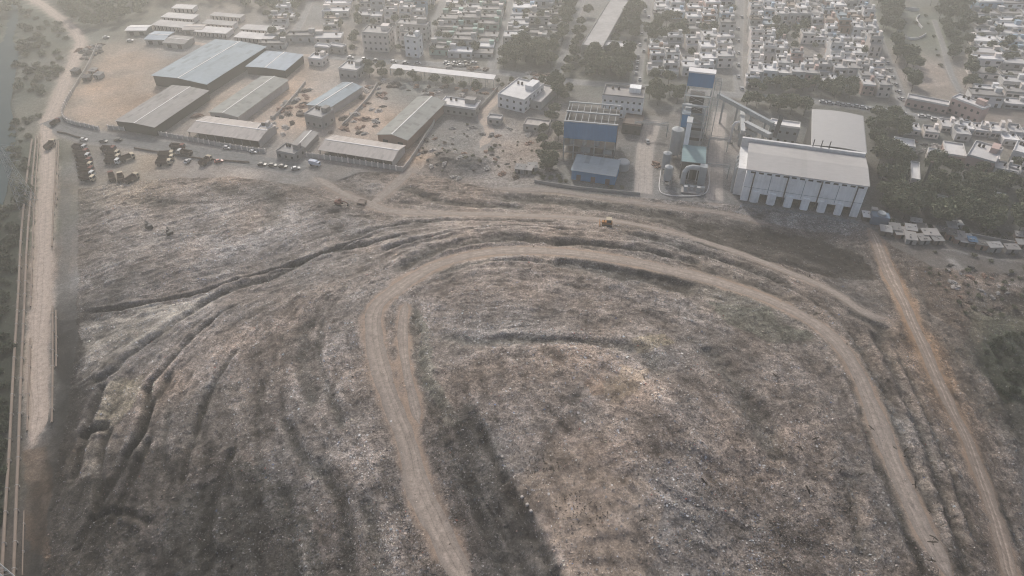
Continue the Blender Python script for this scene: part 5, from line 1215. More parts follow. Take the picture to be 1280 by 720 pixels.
def pylon(x, y, z, H, base, label, rz=.3):
    t = thing('pylon', label, 'pylon', (x, y, z), rz); m = MB(); n = 9
    lv = [(H * (1 - (1 - k / n) ** 1.25), base * (1 - .86 * (1 - (1 - k / n) ** 1.25))) for k in range(n + 1)]
    for k in range(n):
        (z0, b0), (z1, b1) = lv[k], lv[k + 1]; c0 = [(-b0, -b0), (b0, -b0), (b0, b0), (-b0, b0)]; c1 = [(-b1, -b1), (b1, -b1), (b1, b1), (-b1, b1)]
        for i in range(4):
            j = (i + 1) % 4; m.bar((*c0[i], z0), (*c1[i], z1), .13); m.bar((*c1[i], z1), (*c1[j], z1), .08); m.bar((*c0[i], z0), (*c1[j], z1), .07); m.bar((*c0[j], z0), (*c1[i], z1), .07)
    m.build('lattice', m_steel, t)
    for f in (.72, .84, .96):
        zz = H * f; a = MB(); ln = base * 1.5
        for s in (-1, 1): a.bar((0, .3, zz), (s * ln, 0, zz + .1), .09); a.bar((0, -.3, zz), (s * ln, 0, zz + .1), .09); a.bar((0, 0, zz + 1.2), (s * ln, 0, zz + .12), .08)
        ob = a.build('cross_arm', m_steel, t)
        for s in (-1, 1): MB().tube([(s * ln, 0, zz), (s * ln, 0, zz - 1.4)], .12, 6).build('insulator', m_stepc, ob)
x, y, z = G(36, 256); pylon(x, y, z, 29, 3.1, 'tall lattice power pylon beside the canal pipes')
x, y, z = G(-4, 716); t = thing('pipe_truss', 'pale lattice truss crossing the pipes at the lower left corner', 'truss', (x, y, 0), 0); m = MB()
p2 = G(30, 745); d = Vector((p2[0] - x, p2[1] - y)); ln = d.length; t.rotation_euler = (0, 0, math.atan2(d.y, d.x))
for yv in (0, 1.5):
    for zz in (2.2, 4.2): m.bar((-4, yv, zz), (ln + 3, yv, zz), .12)
k = int((ln + 7) / 1.6)
for i in range(k):
    a = -4 + (ln + 7) * i / k; b = -4 + (ln + 7) * (i + 1) / k
    for yv in (0, 1.5): m.bar((a, yv, 2.2), (b, yv, 4.2), .08); m.bar((b, yv, 2.2), (a, yv, 4.2), .08)
    m.bar((a, 0, 4.2), (b, 1.5, 4.2), .08)
m.build('lattice', m_duct, t)
for a in (-3, ln + 2): MB().box(a - .5, a + .5, 0, 1.5, -.2, 2.1).build('pier', m_stepc, t)

# ------------------------------------------------------------------ vehicles
def wheel_mesh(r, w_):
    m = MB(); n = 12; a = [2 * math.pi * i / n for i in range(n)]
    m.add([(r * math.cos(k), -w_ / 2, r * math.sin(k)) for k in a] + [(r * math.cos(k), w_ / 2, r * math.sin(k)) for k in a], [tuple(range(n))[::-1], tuple(range(n, 2 * n))] + [(i, (i + 1) % n, n + (i + 1) % n, n + i) for i in range(n)])
    return m.mesh('wheel', m_tyre)
WH = wheel_mesh(.5, .35); WC = wheel_mesh(.32, .2)
def wheels(t, xs_, y, r, me):
    for x in xs_:
        for s in (-1, 1):
            o = bpy.data.objects.new('wheel', me); COL.objects.link(o); o.parent = t; o.location = (x, s * y, r)
def tipper(body):
    t = thing('tipper_truck', 'x', 'truck')
    MB().box(-3.4, 3.3, -.45, .45, .7, 1.0).build('chassis', m_dsteel, t)
    cab = MB().prof([(1.75, .7), (3.5, .7), (3.55, 1.7), (3.3, 2.75), (1.85, 2.8), (1.75, 2.6)], -1.15, 1.15, ax='y').build('cab', m_cabs[0], t)
    MB().add([(3.57, -1.0, 1.75), (3.57, 1.0, 1.75), (3.36, 1.0, 2.6), (3.36, -1.0, 2.6)], [(0, 1, 2, 3)]).build('windscreen', m_glass, cab)
    for s in (-1, 1): MB().box(2.1, 3.0, s * 1.155 - .01, s * 1.155 + .01, 1.7, 2.5).build('window', m_glass, cab); MB().box(3.5, 3.56, s * .85 - .15, s * .85 + .15, .95, 1.2).build('headlight', m_tankw, cab)
    m = MB(); m.box(-3.6, 1.55, -1.2, 1.2, 1.05, 1.2)
    for s in (-1, 1): m.box(-3.6, 1.55, s * 1.2 - .06, s * 1.2 + .06, 1.203, 2.5)
    m.box(1.45, 1.6, -1.13, 1.13, 1.203, 2.9); m.box(-3.6, -3.5, -1.13, 1.13, 1.203, 2.3)
    for k in range(5):
        for s in (-1, 1): x = -3.3 + k * 1.1; m.box(x - .06, x + .06, s * 1.3 - .04, s * 1.3 + .04, 1.1, 2.5)
    m.build('tipper_body', body, t); wheels(t, (2.6, -1.5, -2.7), 1.0, .5, WH); return t
TIP = tipper(m_rust); used_tip = [False]
def place_tip(px, py, ang, label, cab, group='parked tipper trucks', s=1.0):
    t = TIP if not used_tip[0] else copy_tree(TIP); used_tip[0] = True
    x, y, z = G(px, py); t.location = (x, y, z + .02); t.rotation_euler = (0, 0, ang); t.scale = (s, s, s)
    recolour(t, ('cab',), m_cabs[cab]); tag(t, label, 'truck', group)
row = [(101,187),(103,192.5),(105,198),(107,203.5),(108,209),(109,214.5),(110,220),(111,225.5)]
for i, (a, b) in enumerate(row):
    place_tip(a, b, -.12 + random.uniform(-.05, .05), f'rusty tipper truck, {NAMES[i]} from the street in the long parked row', (2, 0, 2, 0, 1, 0, 2, 1)[i])
for i, (a, b) in enumerate([(137,189),(142,194),(143,199),(142,204.5)]): place_tip(a, b, -.1 + random.uniform(-.06, .06), f'tipper truck, {NAMES[i]} from the street in the short row of four', (0, 1, 1, 2)[i])
place_tip(160, 200, .75, 'tipper truck parked askew right of the row of four', 1)
for i, (a, b, g) in enumerate([(141,224,2.1), (152,225,2.0), (166,226,1.15)]): place_tip(a, b, g, ['dark tipper truck pointing up, leftmost of three below the rows', 'tipper truck pointing up, middle of three below the rows', 'cream sided tipper truck, rightmost of three below the rows'][i], (0, 1, 1)[i])
for i, (a, b) in enumerate([(209,195.5),(209,200.5),(206,206)]): place_tip(a, b, .12, f'tipper truck with pale body, {NAMES[i]} from the street in the group of three', 1)
place_tip(223, 186, -.15, 'dark tipper truck stopped on the street near the truck park', 0, 'trucks on the street'); place_tip(258, 204, 1.2, 'tipper truck parked beside the low dark wall', 1, 'trucks on the street')
place_tip(64, 184, 1.55, 'tipper truck driving up the riverside road', 1, 'trucks on the street'); place_tip(70, 155, 1.4, 'small dark truck at the bend of the riverside road', 0, 'trucks on the street', .8)
place_tip(232, 194, 2.9, 'tipper truck half across the low wall gate', 2, 'trucks on the street')
def box_van():
    t = thing('box_truck', 'x', 'truck'); MB().box(-2.6, 2.5, -.4, .4, .6, .85).build('chassis', m_dsteel, t)
    cab = MB().prof([(1.3, .6), (2.8, .6), (2.8, 1.4), (2.5, 2.2), (1.3, 2.25)], -.95, .95, ax='y').build('cab', m_truckw, t)
    MB().add([(2.79, -.8, 1.45), (2.79, .8, 1.45), (2.56, .8, 2.12), (2.56, -.8, 2.12)], [(0, 1, 2, 3)]).build('windscreen', m_glass, cab)
    MB().box(-2.7, 1.2, -1, 1, .87, 2.7).build('cargo_box', m_truckw, t); wheels(t, (1.9, -1.7), .85, .5, WH); return t
def car_parts():
    t = thing('car', 'x', 'car'); b = MB().prof([(-2.0, .35), (2.0, .35), (2.05, .75), (1.1, .95), (-1.75, 1.0), (-2.05, .8)], -.82, .82, ax='y').build('body', m_carw, t)
    MB().prof([(-1.6, .97), (1.0, .93), (.35, 1.45), (-1.1, 1.47)], -.74, .74, ax='y').build('windows', m_glass, t)
    MB().box(-1.1, .35, -.7, .7, 1.46, 1.5).build('roof', m_carw, t); wheels(t, (1.25, -1.25), .75, .32, WC); return t
CAR = car_parts(); CAR_TINY = MB()
CAR_TINY.prof([(-2.0, .3), (2.0, .3), (2.05, .75), (1.1, .95), (-1.75, 1.0), (-2.05, .8)], -.82, .82, 0, 'y').prof([(-1.6, .97), (1.0, .93), (.35, 1.45), (-1.1, 1.47)], -.74, .74, 1, 'y').box(-1.1, .35, -.7, .7, 1.46, 1.5, 0)
for s in (-1, 1):
    for x in (1.25, -1.25): CAR_TINY.box(x - .3, x + .3, s * .75 - .1, s * .75 + .1, 0, .6, 2)
CAR_TINY = CAR_TINY.mesh('car', [m_carw, m_glass, m_tyre])
PAINT = {'white': m_carw, 'silver': m_cars, 'dark': m_card, 'red': m_carr}
first_car = [True]
def car(px, py, ang, colour, label, group, tiny=False, s=1.0):
    x, y, z = G(px, py)
    if tiny:
        t = bpy.data.objects.new('car', CAR_TINY); COL.objects.link(t); t.material_slots[0].link = 'OBJECT'; t.material_slots[0].material = PAINT[colour]
    else:
        t = CAR if first_car[0] else copy_tree(CAR); first_car[0] = False; recolour(t, ('body', 'roof'), PAINT[colour])
    t.location = (x, y, z + .13); t.rotation_euler = (0, 0, ang); t.scale = (s, s, s); tag(t, label, 'car', group)
for a in [(105,176,-.1,'white','white car parked at the lower side of the road bend'), (130,178,-.1,'dark','dark car on the street near the truck park'), (148,176,3.0,'dark','dark car on the far side of the street near the wall'), (235,203,1.3,'white','white car parked nose in beside the low dark wall'),
          (284,186,-.2,'white','white car on the street under the pillared wall'), (317,191,-.2,'silver','silver car at the right end of the street by the wall'), (274,203,.4,'red','red car parked beside the low dark wall'), (341,208,-.1,'dark','dark car at the street end beside the waste ground'), (354,209.5,-.15,'dark','dark car at the street end, between two others'), (370,212,.2,'silver','silver car nearest the long open-fronted shed'),
          (328,207,-.1,'dark','dark car leftmost of the four at the street end'), (133,48,.3,'white','white car parked behind the bare brown yard'), (163,52,.2,'white','white car near the back sheds of the brown yard'), (809,178,1.6,'white','white car on the left plant road')]:
    car(a[0], a[1], a[2], a[3], a[4], 'cars in and near the street')
v = box_van(); x, y, z = G(394, 207); v.location = (x, y, z); v.rotation_euler = (0, 0, -.35); tag(v, 'blue and white box truck beside the long open-fronted shed', 'truck')
for i in range(14):
    u = i / 13; px = 796 - 2 * u + 14 * (u ** 1.2) + random.uniform(-3, 3) * .6; py = 100 - 92 * u
    car(797 + 13 * u + random.choice((-3.2, 2.6)), py, 1.5 - .05, random.choice(('white', 'white', 'silver')), 'small pale car on the long street left of the walled quarter', 'cars on the long street', True)
for i in range(7): car(925 + random.choice((-2.5, 2)), 112 - 15 * i, 1.5, random.choice(('white', 'silver')), 'small pale car in the street between the two white quarters', 'cars in the straight street', True)
for i in range(16): car(762 + 4.2 * (i // 8) + .28 * (16 - i % 8 * 2) * .6 + 2, 44 - 4.6 * (i % 8), .3, random.choice(('white', 'silver', 'dark')), 'small car parked in rows beside the long market building', 'cars in the car park', True)
for i in range(13): car(1030 + 8 * i + random.uniform(-2, 2), 128.5 + i * 1.1 + random.uniform(-1, 1.4), -.2, random.choice(('white', 'white', 'silver')), 'small pale car parked along the tree-lined street behind the rear hall', 'cars behind the rear hall', True)
for i in range(6): car(1108 + 3.6 * i, 80 + 9 * i, 1.9, 'white', 'small white car in the shade of the trees by the park', 'cars by the park', True)
for i in range(8): car(1152 + 8 * i, 147 + i * 1.0 + random.uniform(-1, 2), -.2, random.choice(('white', 'silver', 'white')), 'small pale car parked in front of the white-topped house', 'cars by the white-topped house', True)
for i in range(6): car(440 + 17 * i + random.uniform(-4, 4), 73.5 + 1.4 * i + random.uniform(-.8, .8), -.1, random.choice(('white', 'dark', 'silver')), 'small car on the cross street behind the canopy', 'cars on the cross street', True)
for i in range(9): car(560 + 8 * (i % 5) + random.uniform(-2, 2), 79.5 + 3.4 * (i // 5) + random.uniform(-.5, .5), .3, random.choice(('white', 'silver', 'dark')), 'car parked in the lot behind the long white canopy', 'cars behind the canopy', True)
# buses / pale covered lorries in the yard by the lane
m_rexc = surf('faded red paint', (.15, .07, .055), var=.3)
def excavator(px, py, ang, label, paint, arm=.6):
    x, y, z = G(px, py); t = thing('excavator', label, 'excavator', (x, y, z + .05), ang); t.scale = (.8, .8, .8)
    for s in (-1, 1): MB().prof([(-1.9, .2), (-1.5, 0), (1.5, 0), (1.9, .2), (1.9, .6), (1.5, .85), (-1.5, .85), (-1.9, .6)], s * 1.15 - .3, s * 1.15 + .3, ax='y').build('track', m_tyre, t)
    MB().box(-1.9, 1.3, -1.3, 1.3, .95, 2.0).build('body', paint, t); MB().box(-1.95, -.9, -1.25, 1.25, 2.003, 2.4).build('engine_hood', paint, t)
    cab = MB().prof([(-.3, 2.0), (1.25, 2.0), (1.1, 3.1), (-.2, 3.15)], .3, 1.25, ax='y').build('cab', paint, t); MB().add([(1.27, .4, 2.1), (1.27, 1.15, 2.1), (1.14, 1.15, 3.0), (1.14, .4, 3.0)], [(0, 1, 2, 3)]).build('window', m_glass, cab)
    b = MB().tube([(1.0, -.3, 2.0), (2.6, -.3, 4.2 * arm + 1.2), (4.4, -.3, 4.0 * arm + .9)], [.35, .32, .22], 6).build('boom', paint, t)
    s_ = MB().tube([(4.3, -.3, 4.1 * arm + .9), (5.3, -.3, 1.2)], [.26, .16], 6).build('stick', paint, t); MB().prof([(5.0, 1.2), (5.6, 1.2), (5.7, .5), (5.2, .1), (4.7, .5)], -.8, .2, ax='y').build('bucket', m_dsteel, t)
excavator(187, 285, 2.3, 'dark green excavator on the flat waste, nearer the truck park', m_card, .3); excavator(213, 293, 2.2, 'dark excavator on the flat waste, right of another', m_card, .3); excavator(424, 256, -.2, 'red excavator reaching right beside a small hut on the waste', m_rexc, .35)
x, y, z = G(758, 282); t = thing('bulldozer', 'orange bulldozer alone on the toe track at the top of the mound', 'bulldozer', (x, y, z + .05), math.pi - .1)
for s in (-1, 1): MB().prof([(-2.1, .25), (-1.6, 0), (1.4, 0), (1.9, .3), (1.7, .9), (-1.9, 1.0)], s * 1.1 - .32, s * 1.1 + .32, ax='y').build('track', m_tyre, t)
MB().box(-2.2, 1.9, -.75, .75, .9, 2.0).build('body', m_orange, t); c = MB().box(-1.7, .1, -1.0, 1.0, 2.003, 3.2).build('cab', m_glass, t); MB().box(-1.85, .25, -1.15, 1.15, 3.203, 3.4).build('roof', m_cabs[1], c)
MB().prof([(2.5, .1), (2.8, .1), (2.65, .8), (2.85, 1.5), (2.6, 1.5), (2.45, .8)], -1.9, 1.9, ax='y').build('blade', m_orange, t)
for s in (-1, 1): MB().bar((.5, s * 1.5, .6), (2.5, s * 1.4, .6), .14).build('push_arm', m_orange, t)
MB().box(.9, 1.1, .3, .5, 2.0, 2.9).build('exhaust_pipe', m_dsteel, t)
t, fr_, d_, w_ = flat('hut', 'small red-brown hut on the waste beside the red excavator', (446,254), (455,255), (448,249), 2.6, m_brick, m_scrap, cat='hut', wins=1, stairs=False, par=.2)
x, y, z = G(1097, 279); t = thing('tank_unit', 'blue-grey container tank at the corner of the big white hall', 'container', (x, y, z), -.25)
MB().box(-3.4, 3.4, -2, 2.2, .3, 4.2).build('container', surf('faded blue tank', (.12, .17, .23), stain=.35), t); MB().cyl(.2, .3, 4.203, 5.2, 1.6, 14).build('lid', m_steel, t); MB().box(-3.2, -.8, 2.4, 4.6, 0, 4.8).build('pump_box', m_stepc, t)
for s in (-3, 3): MB().box(s - .3, s + .3, -1.8, 2, -.1, .297).build('skid', m_dsteel, t)
# shanties
def shanty(px, py, w, d, h, rz, roof, label, tilt=.3):
    x, y, z = G(px, py); t = thing('shanty_hut', label, 'hut', (x, y, z), rz, 'shanty huts at the foot of the trees')
    MB().prof([(-d / 2, -.2), (d / 2, -.2), (d / 2, h + tilt - .06), (-d / 2, h - .06)], -w / 2, w / 2).build('wall', random.choice((m_brick, m_stepc, m_scrap, m_tarpg)), t)
    rf = MB().prof([(-d / 2 - .3, h - .05), (d / 2 + .3, h + tilt + .05), (d / 2 + .3, h + tilt + .15), (-d / 2 - .3, h + .06)], -w / 2 - .3, w / 2 + .3).build('roof', roof, t)
    MB().box(-.4, .4, -d / 2 - .05, -d / 2 + .1, 0, min(1.9, h - .2)).build('door', m_dark, t)
    for k in range(3): a, b = random.uniform(-w * .4, w * .4), random.uniform(-d * .3, d * .3); MB().box(a - .25, a + .25, b - .2, b + .2, h + tilt * .5 + .1, h + tilt * .5 + .38).build('weight_stone', m_stepc, rf)
for i, (px, py, w, d, rn) in enumerate([(1105,292,4,4,'g'),(1116,290,4,4.5,'g'),(1124,294,5,5,'s'),(1136,291,4,4,'g'),(1136,301,4,5,'s'),(1150,289,4,4,'k'),(1143,281,4,2.5,'w'),(1152,302,4,4,'s'),(1160,297,6,4,'s'),(1172,292,4,4,'k'),(1169,303,4,3.5,'g'),(1186,297,3.5,4,'k'),(1187,288,3.5,4,'g'),(1195,284,3.2,2.6,'w'),(1197,300,4,6,'s'),(1205,303,4.5,6,'g'),(1212,306,3,3,'b'),(1225,310,4,3,'k'),(1240,313,5,3,'g'),(1262,314,5,3,'s'),(1275,308,4,3,'g'),(1272,298,3,3,'s')]):
    nm = {'g': ('grey patched', m_tarpg), 's': ('pale cement', m_stepc), 'k': ('dark netted', m_shade), 'w': ('pale white', m_conc), 'b': ('blue sheeted', m_tarp)}[rn]
    shanty(px, py, w, d, random.uniform(2.0, 2.7), random.uniform(-.35, .1), nm[1], f'{nm[0]} roofed shanty hut, {NAMES[i]} along the row from the hall')
for i, (px, py, rn) in enumerate([(1083,274,'w'),(660,215,'s'),(666,212,'g'),(650,214,'g'),(118,92,'s'),(125,97,'g'),(110,100,'k'),(96,92,'k')]):
    nm = {'g': ('grey patched', m_tarpg), 's': ('pale cement', m_stepc), 'k': ('dark netted', m_shade), 'w': ('bright white', m_rwhite)}[rn]
    shanty(px, py, 4, 4, 2.3, random.uniform(-.3, .1), nm[1], f'{nm[0]} roofed shed {["at the foot of the big white hall","rightmost but one at the edge of the rubble ground","rightmost at the edge of the rubble ground","leftmost at the edge of the rubble ground","in the brown yard, higher by the left wall","in the brown yard, lower by the left wall","against the left wall of the brown yard","outside the left wall of the brown yard"][i]}')
# heaps of scrap and material in the yards
def heap_mesh(seed):
    r = random.Random(seed); m = MB()
    for k in range(26):
        a = r.uniform(0, 6.28); d = r.uniform(0, 1) ** .7; x, y = math.cos(a) * d * 1.6, math.sin(a) * d * 1.1; h = .9 * (1 - d) + .1
        s = r.uniform(.15, .5); q = r.uniform(0, 3); c, s2 = math.cos(q) * s, math.sin(q) * s; l = r.uniform(1, 2.2)
        m.add([(x - c * l, y - s2 * l, -.1), (x + s2, y - c, -.1), (x + c * l, y + s2 * l, -.1), (x - s2, y + c, -.1), (x - c * l, y - s2 * l, h + r.uniform(-.2, .3)), (x + s2, y - c, h + r.uniform(-.2, .3)), (x + c * l, y + s2 * l, h), (x - s2, y + c, h + .1)], [(4,5,6,7),(0,1,5,4),(1,2,6,5),(2,3,7,6),(3,0,4,7)])
    return m.mesh('scrap_heap', [m_scrap])
HEAPS = [heap_mesh(k) for k in range(5)]
HM = [m_scrap, m_stepc, m_dsteel, m_brick, m_soilw]
def heaps(poly, n, label, group, seed, s=(.7, 1.7)):
    r = random.Random(seed)
    for (x, y) in scatter(poly, n, 2.5, seed):
        if not clear(x, y, 1.5): continue
        o = bpy.data.objects.new('scrap_heap', r.choice(HEAPS)); COL.objects.link(o); k = r.uniform(*s); o.location = (x, y, gz(x, y)[0]); o.rotation_euler = (0, 0, r.uniform(0, 6)); o.scale = (k * 1.2, k, k * .9)
        o.material_slots[0].link = 'OBJECT'; o.material_slots[0].material = r.choice(HM); tag(o, label, 'scrap heap', group)
heaps([(335,150),(378,105),(392,100),(384,125),(372,160),(345,175)], 26, 'heap of scrap in the narrow brown yard left of the dividing wall', 'scrap heaps of the left brown yard', 1)
heaps([(410,165),(440,110),(490,105),(465,170),(430,172)], 34, 'heap of scrap in the brown yard beside the gabled shed', 'scrap heaps of the middle brown yard', 2)
heaps([(420,110),(480,100),(600,112),(590,122),(500,118)], 24, 'heap of material under the trees near the canopy', 'heaps behind the gabled shed', 3)
heaps([(98,60),(128,55),(125,72),(100,78)], 20, 'dark and pale scrap heap beside the riverside road', 'scrap heaps by the riverside road', 4)
heaps([(240,125),(265,75),(300,80),(262,130),(235,158)], 24, 'heap of scrap between the grey sheds', 'scrap heaps between the grey sheds', 5)
heaps([(512,185),(530,150),(545,140),(535,170)], 9, 'heap of rubble behind the plain wall', 'rubble heaps behind the plain wall', 6)
heaps([(560,77),(615,84),(612,92),(560,86)], 10, 'pale heap in the lot behind the long white canopy', 'heaps behind the white canopy', 7)
heaps([(655,90),(690,92),(685,100),(655,98)], 10, 'pale heap beside the cross street near the tree row', 'heaps by the cross street', 8)
heaps([(1180,330),(1230,335),(1270,350),(1240,400),(1195,370)], 22, 'small heap of pale rubbish on the dark waste ground', 'rubbish heaps on the dark ground', 9, (.5, 1.0))
heaps([(668,205),(690,180),(700,185),(690,215),(672,222)], 10, 'heap of scrap left of the boiler house', 'scrap heaps left of the boiler house', 10)
heaps([(818,160),(826,150),(836,170),(826,205),(818,210)], 10, 'machine scrap beside the left plant road', 'machine scrap beside the plant road', 11)
heaps([(1135,172),(1180,175),(1175,200),(1140,195)], 8, 'heap of rubble on the waste plot beside the school', 'rubble heaps by the school', 12)
heaps([(520,180),(560,160),(640,150),(690,185),(690,228),(600,232),(530,215)], 46, 'low heap of rubble on the rough ground left of the plant', 'rubble heaps left of the plant', 13, (.5, 1.3))
heaps([(300,130),(330,95),(345,100),(318,160)], 12, 'heap of goods behind the cream shed', 'heaps behind the cream shed', 14, (.6, 1.2))
heaps([(180,165),(240,112),(258,118),(215,170)], 14, 'heap of goods beside the wide dark grey shed', 'heaps beside the dark grey shed', 15, (.6, 1.2))
heaps([(600,98),(690,104),(690,118),(640,112),(600,120)], 16, 'pale heap on the open lot behind the bright white building', 'heaps behind the white building', 16, (.6, 1.2))
# three pale sacks on the plateau edge
for px, py, lab in ((652.5, 622, 'pale sack on the plateau edge, uppermost of three'), (659, 631.5, 'pale sack on the plateau edge, middle of three'), (663.5, 639.5, 'pale sack on the plateau edge, lowest of three')):
    x, y, z = G(px, py); m = MB(); m.box(-.36, .36, -.36, .36, -.1, .55); o = m.build('sack', m_soilw, None, (x, y, z)); o.rotation_euler = (0, 0, .6)
    bv = o.modifiers.new('bevel', 'BEVEL'); bv.width = .18; bv.segments = 3; tag(o, lab, 'sack', 'pale sacks on the plateau')

# ------------------------------------------------------------------ vegetation
def grove(poly, n, gap, s, label, group, seed, kinds=(0, 1, 2, 3, 4, 5), bush=False):
    r = random.Random(seed)
    for x, y in scatter(poly, n, gap, seed):
        k = r.uniform(*s)
        if not clear(x, y, (.6 if bush else 2.0) * k) or not off_street(x, y, .5 if bush else 1.0): continue
        put_tree(x, y, float(gz(x, y)[0]), k, r.choice(((0, 1, 2, 3) if len(kinds) == 6 else kinds) if bush else kinds), label, group, bush)
grove([(1088,150),(1132,150),(1128,200),(1150,240),(1285,230),(1285,295),(1200,287),(1110,272),(1098,230)], 78, 4.6, (.75, 1.25), 'dusty green tree in the dense grove right of the big white hall', 'trees of the grove right of the hall', 1)
grove([(1160,210),(1200,215),(1285,200),(1285,230),(1160,236)], 14, 5, (.6, 1.0), 'tree in the thin grove below the pinkish school', 'trees below the school', 2)
grove([(1092,-4),(1120,-4),(1126,60),(1140,80),(1142,118),(1134,118),(1116,75)], 30, 6, (.8, 1.2), 'tree in the avenue between dense white quarter and park', 'trees left of the park', 3)
grove([(1156,-4),(1206,-4),(1212,60),(1220,115),(1204,112),(1185,60),(1168,20)], 26, 6.5, (.8, 1.2), 'tree in the belt between the park and the long terraces', 'trees right of the park', 4)
grove([(940,110),(1064,112),(1066,126),(940,122)], 22, 5.5, (.7, 1.1), 'tree in the belt along the street behind the rear hall', 'trees behind the rear hall', 5)
grove([(930,126),(1010,136),(1008,146),(930,136)], 12, 5, (.7, 1.0), 'tree between the conveyors and the street', 'trees behind the conveyors', 6)
grove([(808,26),(854,28),(854,56),(808,56)], 14, 6, (.8, 1.2), 'tree in the grove at left of the walled quarter', 'trees of the walled quarter', 8)
grove([(735,64),(790,64),(786,100),(745,98),(733,85)], 22, 6, (.8, 1.25), 'tree in the dark grove below the car park', 'trees below the car park', 9)
grove([(785,-4),(803,-4),(792,58),(782,50)], 9, 6, (.7, 1.1), 'tree between car park and long street', 'trees along the long street', 10)
grove([(628,58),(695,58),(690,86),(622,84)], 24, 6, (.8, 1.2), 'tree in the dark grove below the tin-roofed rows', 'trees below the tin roofed rows', 11)
grove([(706,20),(724,5),(716,60),(706,90),(696,140),(688,165),(684,160),(692,110),(698,70)], 24, 4.5, (.7, 1.05), 'tree in the row along the street left of the plant', 'trees in the row left of the plant', 12)
grove([(676,165),(700,150),(698,200),(680,225),(672,200)], 11, 4.2, (.65, .95), 'tree beside the rubble ground left of the boiler house', 'trees left of the boiler house', 13)
grove([(808,102),(856,106),(850,135),(812,132)], 12, 5.5, (.75, 1.1), 'olive tree between plant office and boiler tower', 'trees beside the boiler tower', 14, (1, 3, 5))
grove([(455,84),(600,104),(596,118),(450,96)], 20, 5.5, (.55, .85), 'small tree in the yard in front of the long white canopy', 'trees around the canopy', 17)
grove([(22,0),(44,10),(60,60),(50,120),(26,130),(18,90),(26,40)], 34, 3, (1.0, 2.4), 'scrubby bush on the bank between the canal and the riverside road', 'bushes on the upper canal bank', 20, (1, 4, 5, 2), True)
grove([(14,150),(40,150),(34,240),(24,270),(0,272),(12,235)], 34, 2.4, (.9, 2.1), 'scrubby bush between the canal and the pipes', 'bushes beside the pipes', 21, (1, 4, 5, 2), True)
grove([(-14,268),(22,262),(20,350),(14,480),(-14,480)], 46, 2.3, (.9, 2.0), 'dark green bush in the thicket left of the pipes', 'bushes of the thicket left of the pipes', 22, (4, 5), True)
grove([(-12,480),(14,480),(8,580),(2,660),(-12,660)], 26, 2.0, (.8, 1.7), 'dark green bush in the thicket at the lower left edge', 'bushes at the lower left edge', 23, (4, 5), True)
grove([(1222,430),(1285,415),(1285,500),(1262,505),(1235,470)], 26, 2.2, (.5, 1.2), 'low green bush in the hollow at the right edge', 'bushes in the green hollow', 24, (4, 5), True)
grove([(150,180),(205,182),(200,190),(150,186)], 8, 2, (.5, 1.0), 'weedy bush at the upper edge of the truck park', 'bushes at the truck park', 25, bush=True)
grove([(660,210),(668,225),(800,242),(790,236),(700,222)], 14, 2.2, (.6, 1.2), 'weedy bush along the front wall of the power plant', 'bushes along the plant wall', 26, bush=True)
grove([(1100,275),(1215,285),(1285,297),(1285,304),(1215,296),(1105,284)], 20, 2.5, (.8, 1.5), 'bush between the grove and the shanty huts', 'bushes behind the shanties', 27, (4, 5), True)
grove([(545,185),(600,180),(640,165),(600,210),(550,215)], 10, 3, (.5, 1.1), 'dry bush on the rubble ground', 'bushes on the rubble ground', 28, bush=True)
grove([(1120,10),(1160,20),(1180,90),(1150,110),(1125,60)], 12, 5, (.6, 1.2), 'small bush on the open park', 'bushes on the park', 29, bush=True)

grove([(300,8),(380,10),(370,60),(330,62),(346,38)], 16, 6, (.5, .9), 'tree between the veranda barracks and the lane', 'trees beside the barracks', 35)
grove([(60,20),(82,34),(96,52),(70,110),(48,150),(40,110)], 28, 3.4, (1.0, 2.3), 'dusty bush on the slope left of the riverside road', 'bushes beside the riverside road', 36, bush=True)
grove([(1140,312),(1285,318),(1285,410),(1230,410),(1190,380)], 34, 3.2, (.4, 1.0), 'low scrub bush on the dark plots at the right edge', 'scrub on the dark plots', 37, bush=True)
grove([(540,150),(650,165),(690,215),(600,222),(520,210)], 26, 3, (.3, .8), 'low dry bush on the rough ground left of the plant', 'dry bushes left of the plant', 38, bush=True)
tree_mass('street_greenery', 'small hazy trees threaded between the far houses', [([(810,-4),(918,-4),(912,100),(806,100)], 26, 7, (.5, .9)), ([(936,-4),(1078,-4),(1108,120),(935,108)], 55, 7, (.45, .9)), ([(1216,0),(1285,0),(1285,140),(1212,130)], 34, 7, (.5, .9)),
    ([(440,0),(640,0),(610,72),(440,66)], 60, 6, (.5, .9)), ([(650,0),(720,0),(700,56),(635,54)], 22, 7, (.5, .9)), ([(764,0),(808,0),(792,60),(758,60)], 26, 6, (.6, 1.0)), ([(705,0),(740,0),(724,58),(700,80)], 22, 5, (.6, 1.0)), ([(704,62),(800,64),(800,112),(700,104)], 40, 5, (.6, 1.05)), ([(560,100),(690,104),(690,135),(640,120)], 22, 5, (.4, .7)), ([(640,104),(720,104),(706,128),(650,122)], 16, 5, (.5, .8)), ([(400,26),(430,22),(425,40),(400,45)], 6, 6, (.6, .9)), ([(964,37),(1004,37),(1004,54),(964,54)], 10, 5, (.7, 1.0))], 41)
tree_mass('woodland', 'hazy dark wood along the top edge above the yard and barracks', [([(70,-6),(190,-6),(182,20),(150,32),(104,36),(80,22)], 75, 4.5, (.7, 1.2)), ([(290,-6),(384,-6),(374,16),(330,14),(300,10)], 34, 4.5, (.7, 1.1)), ([(196,-6),(290,-6),(280,6),(200,6)], 20, 5, (.7, 1.0)), ([(10,-6),(26,-6),(22,20),(12,20)], 8, 5, (.5, .9)), ([(-10,0),(6,0),(3,46),(-10,60)], 16, 4, (.5, .9))], 42)
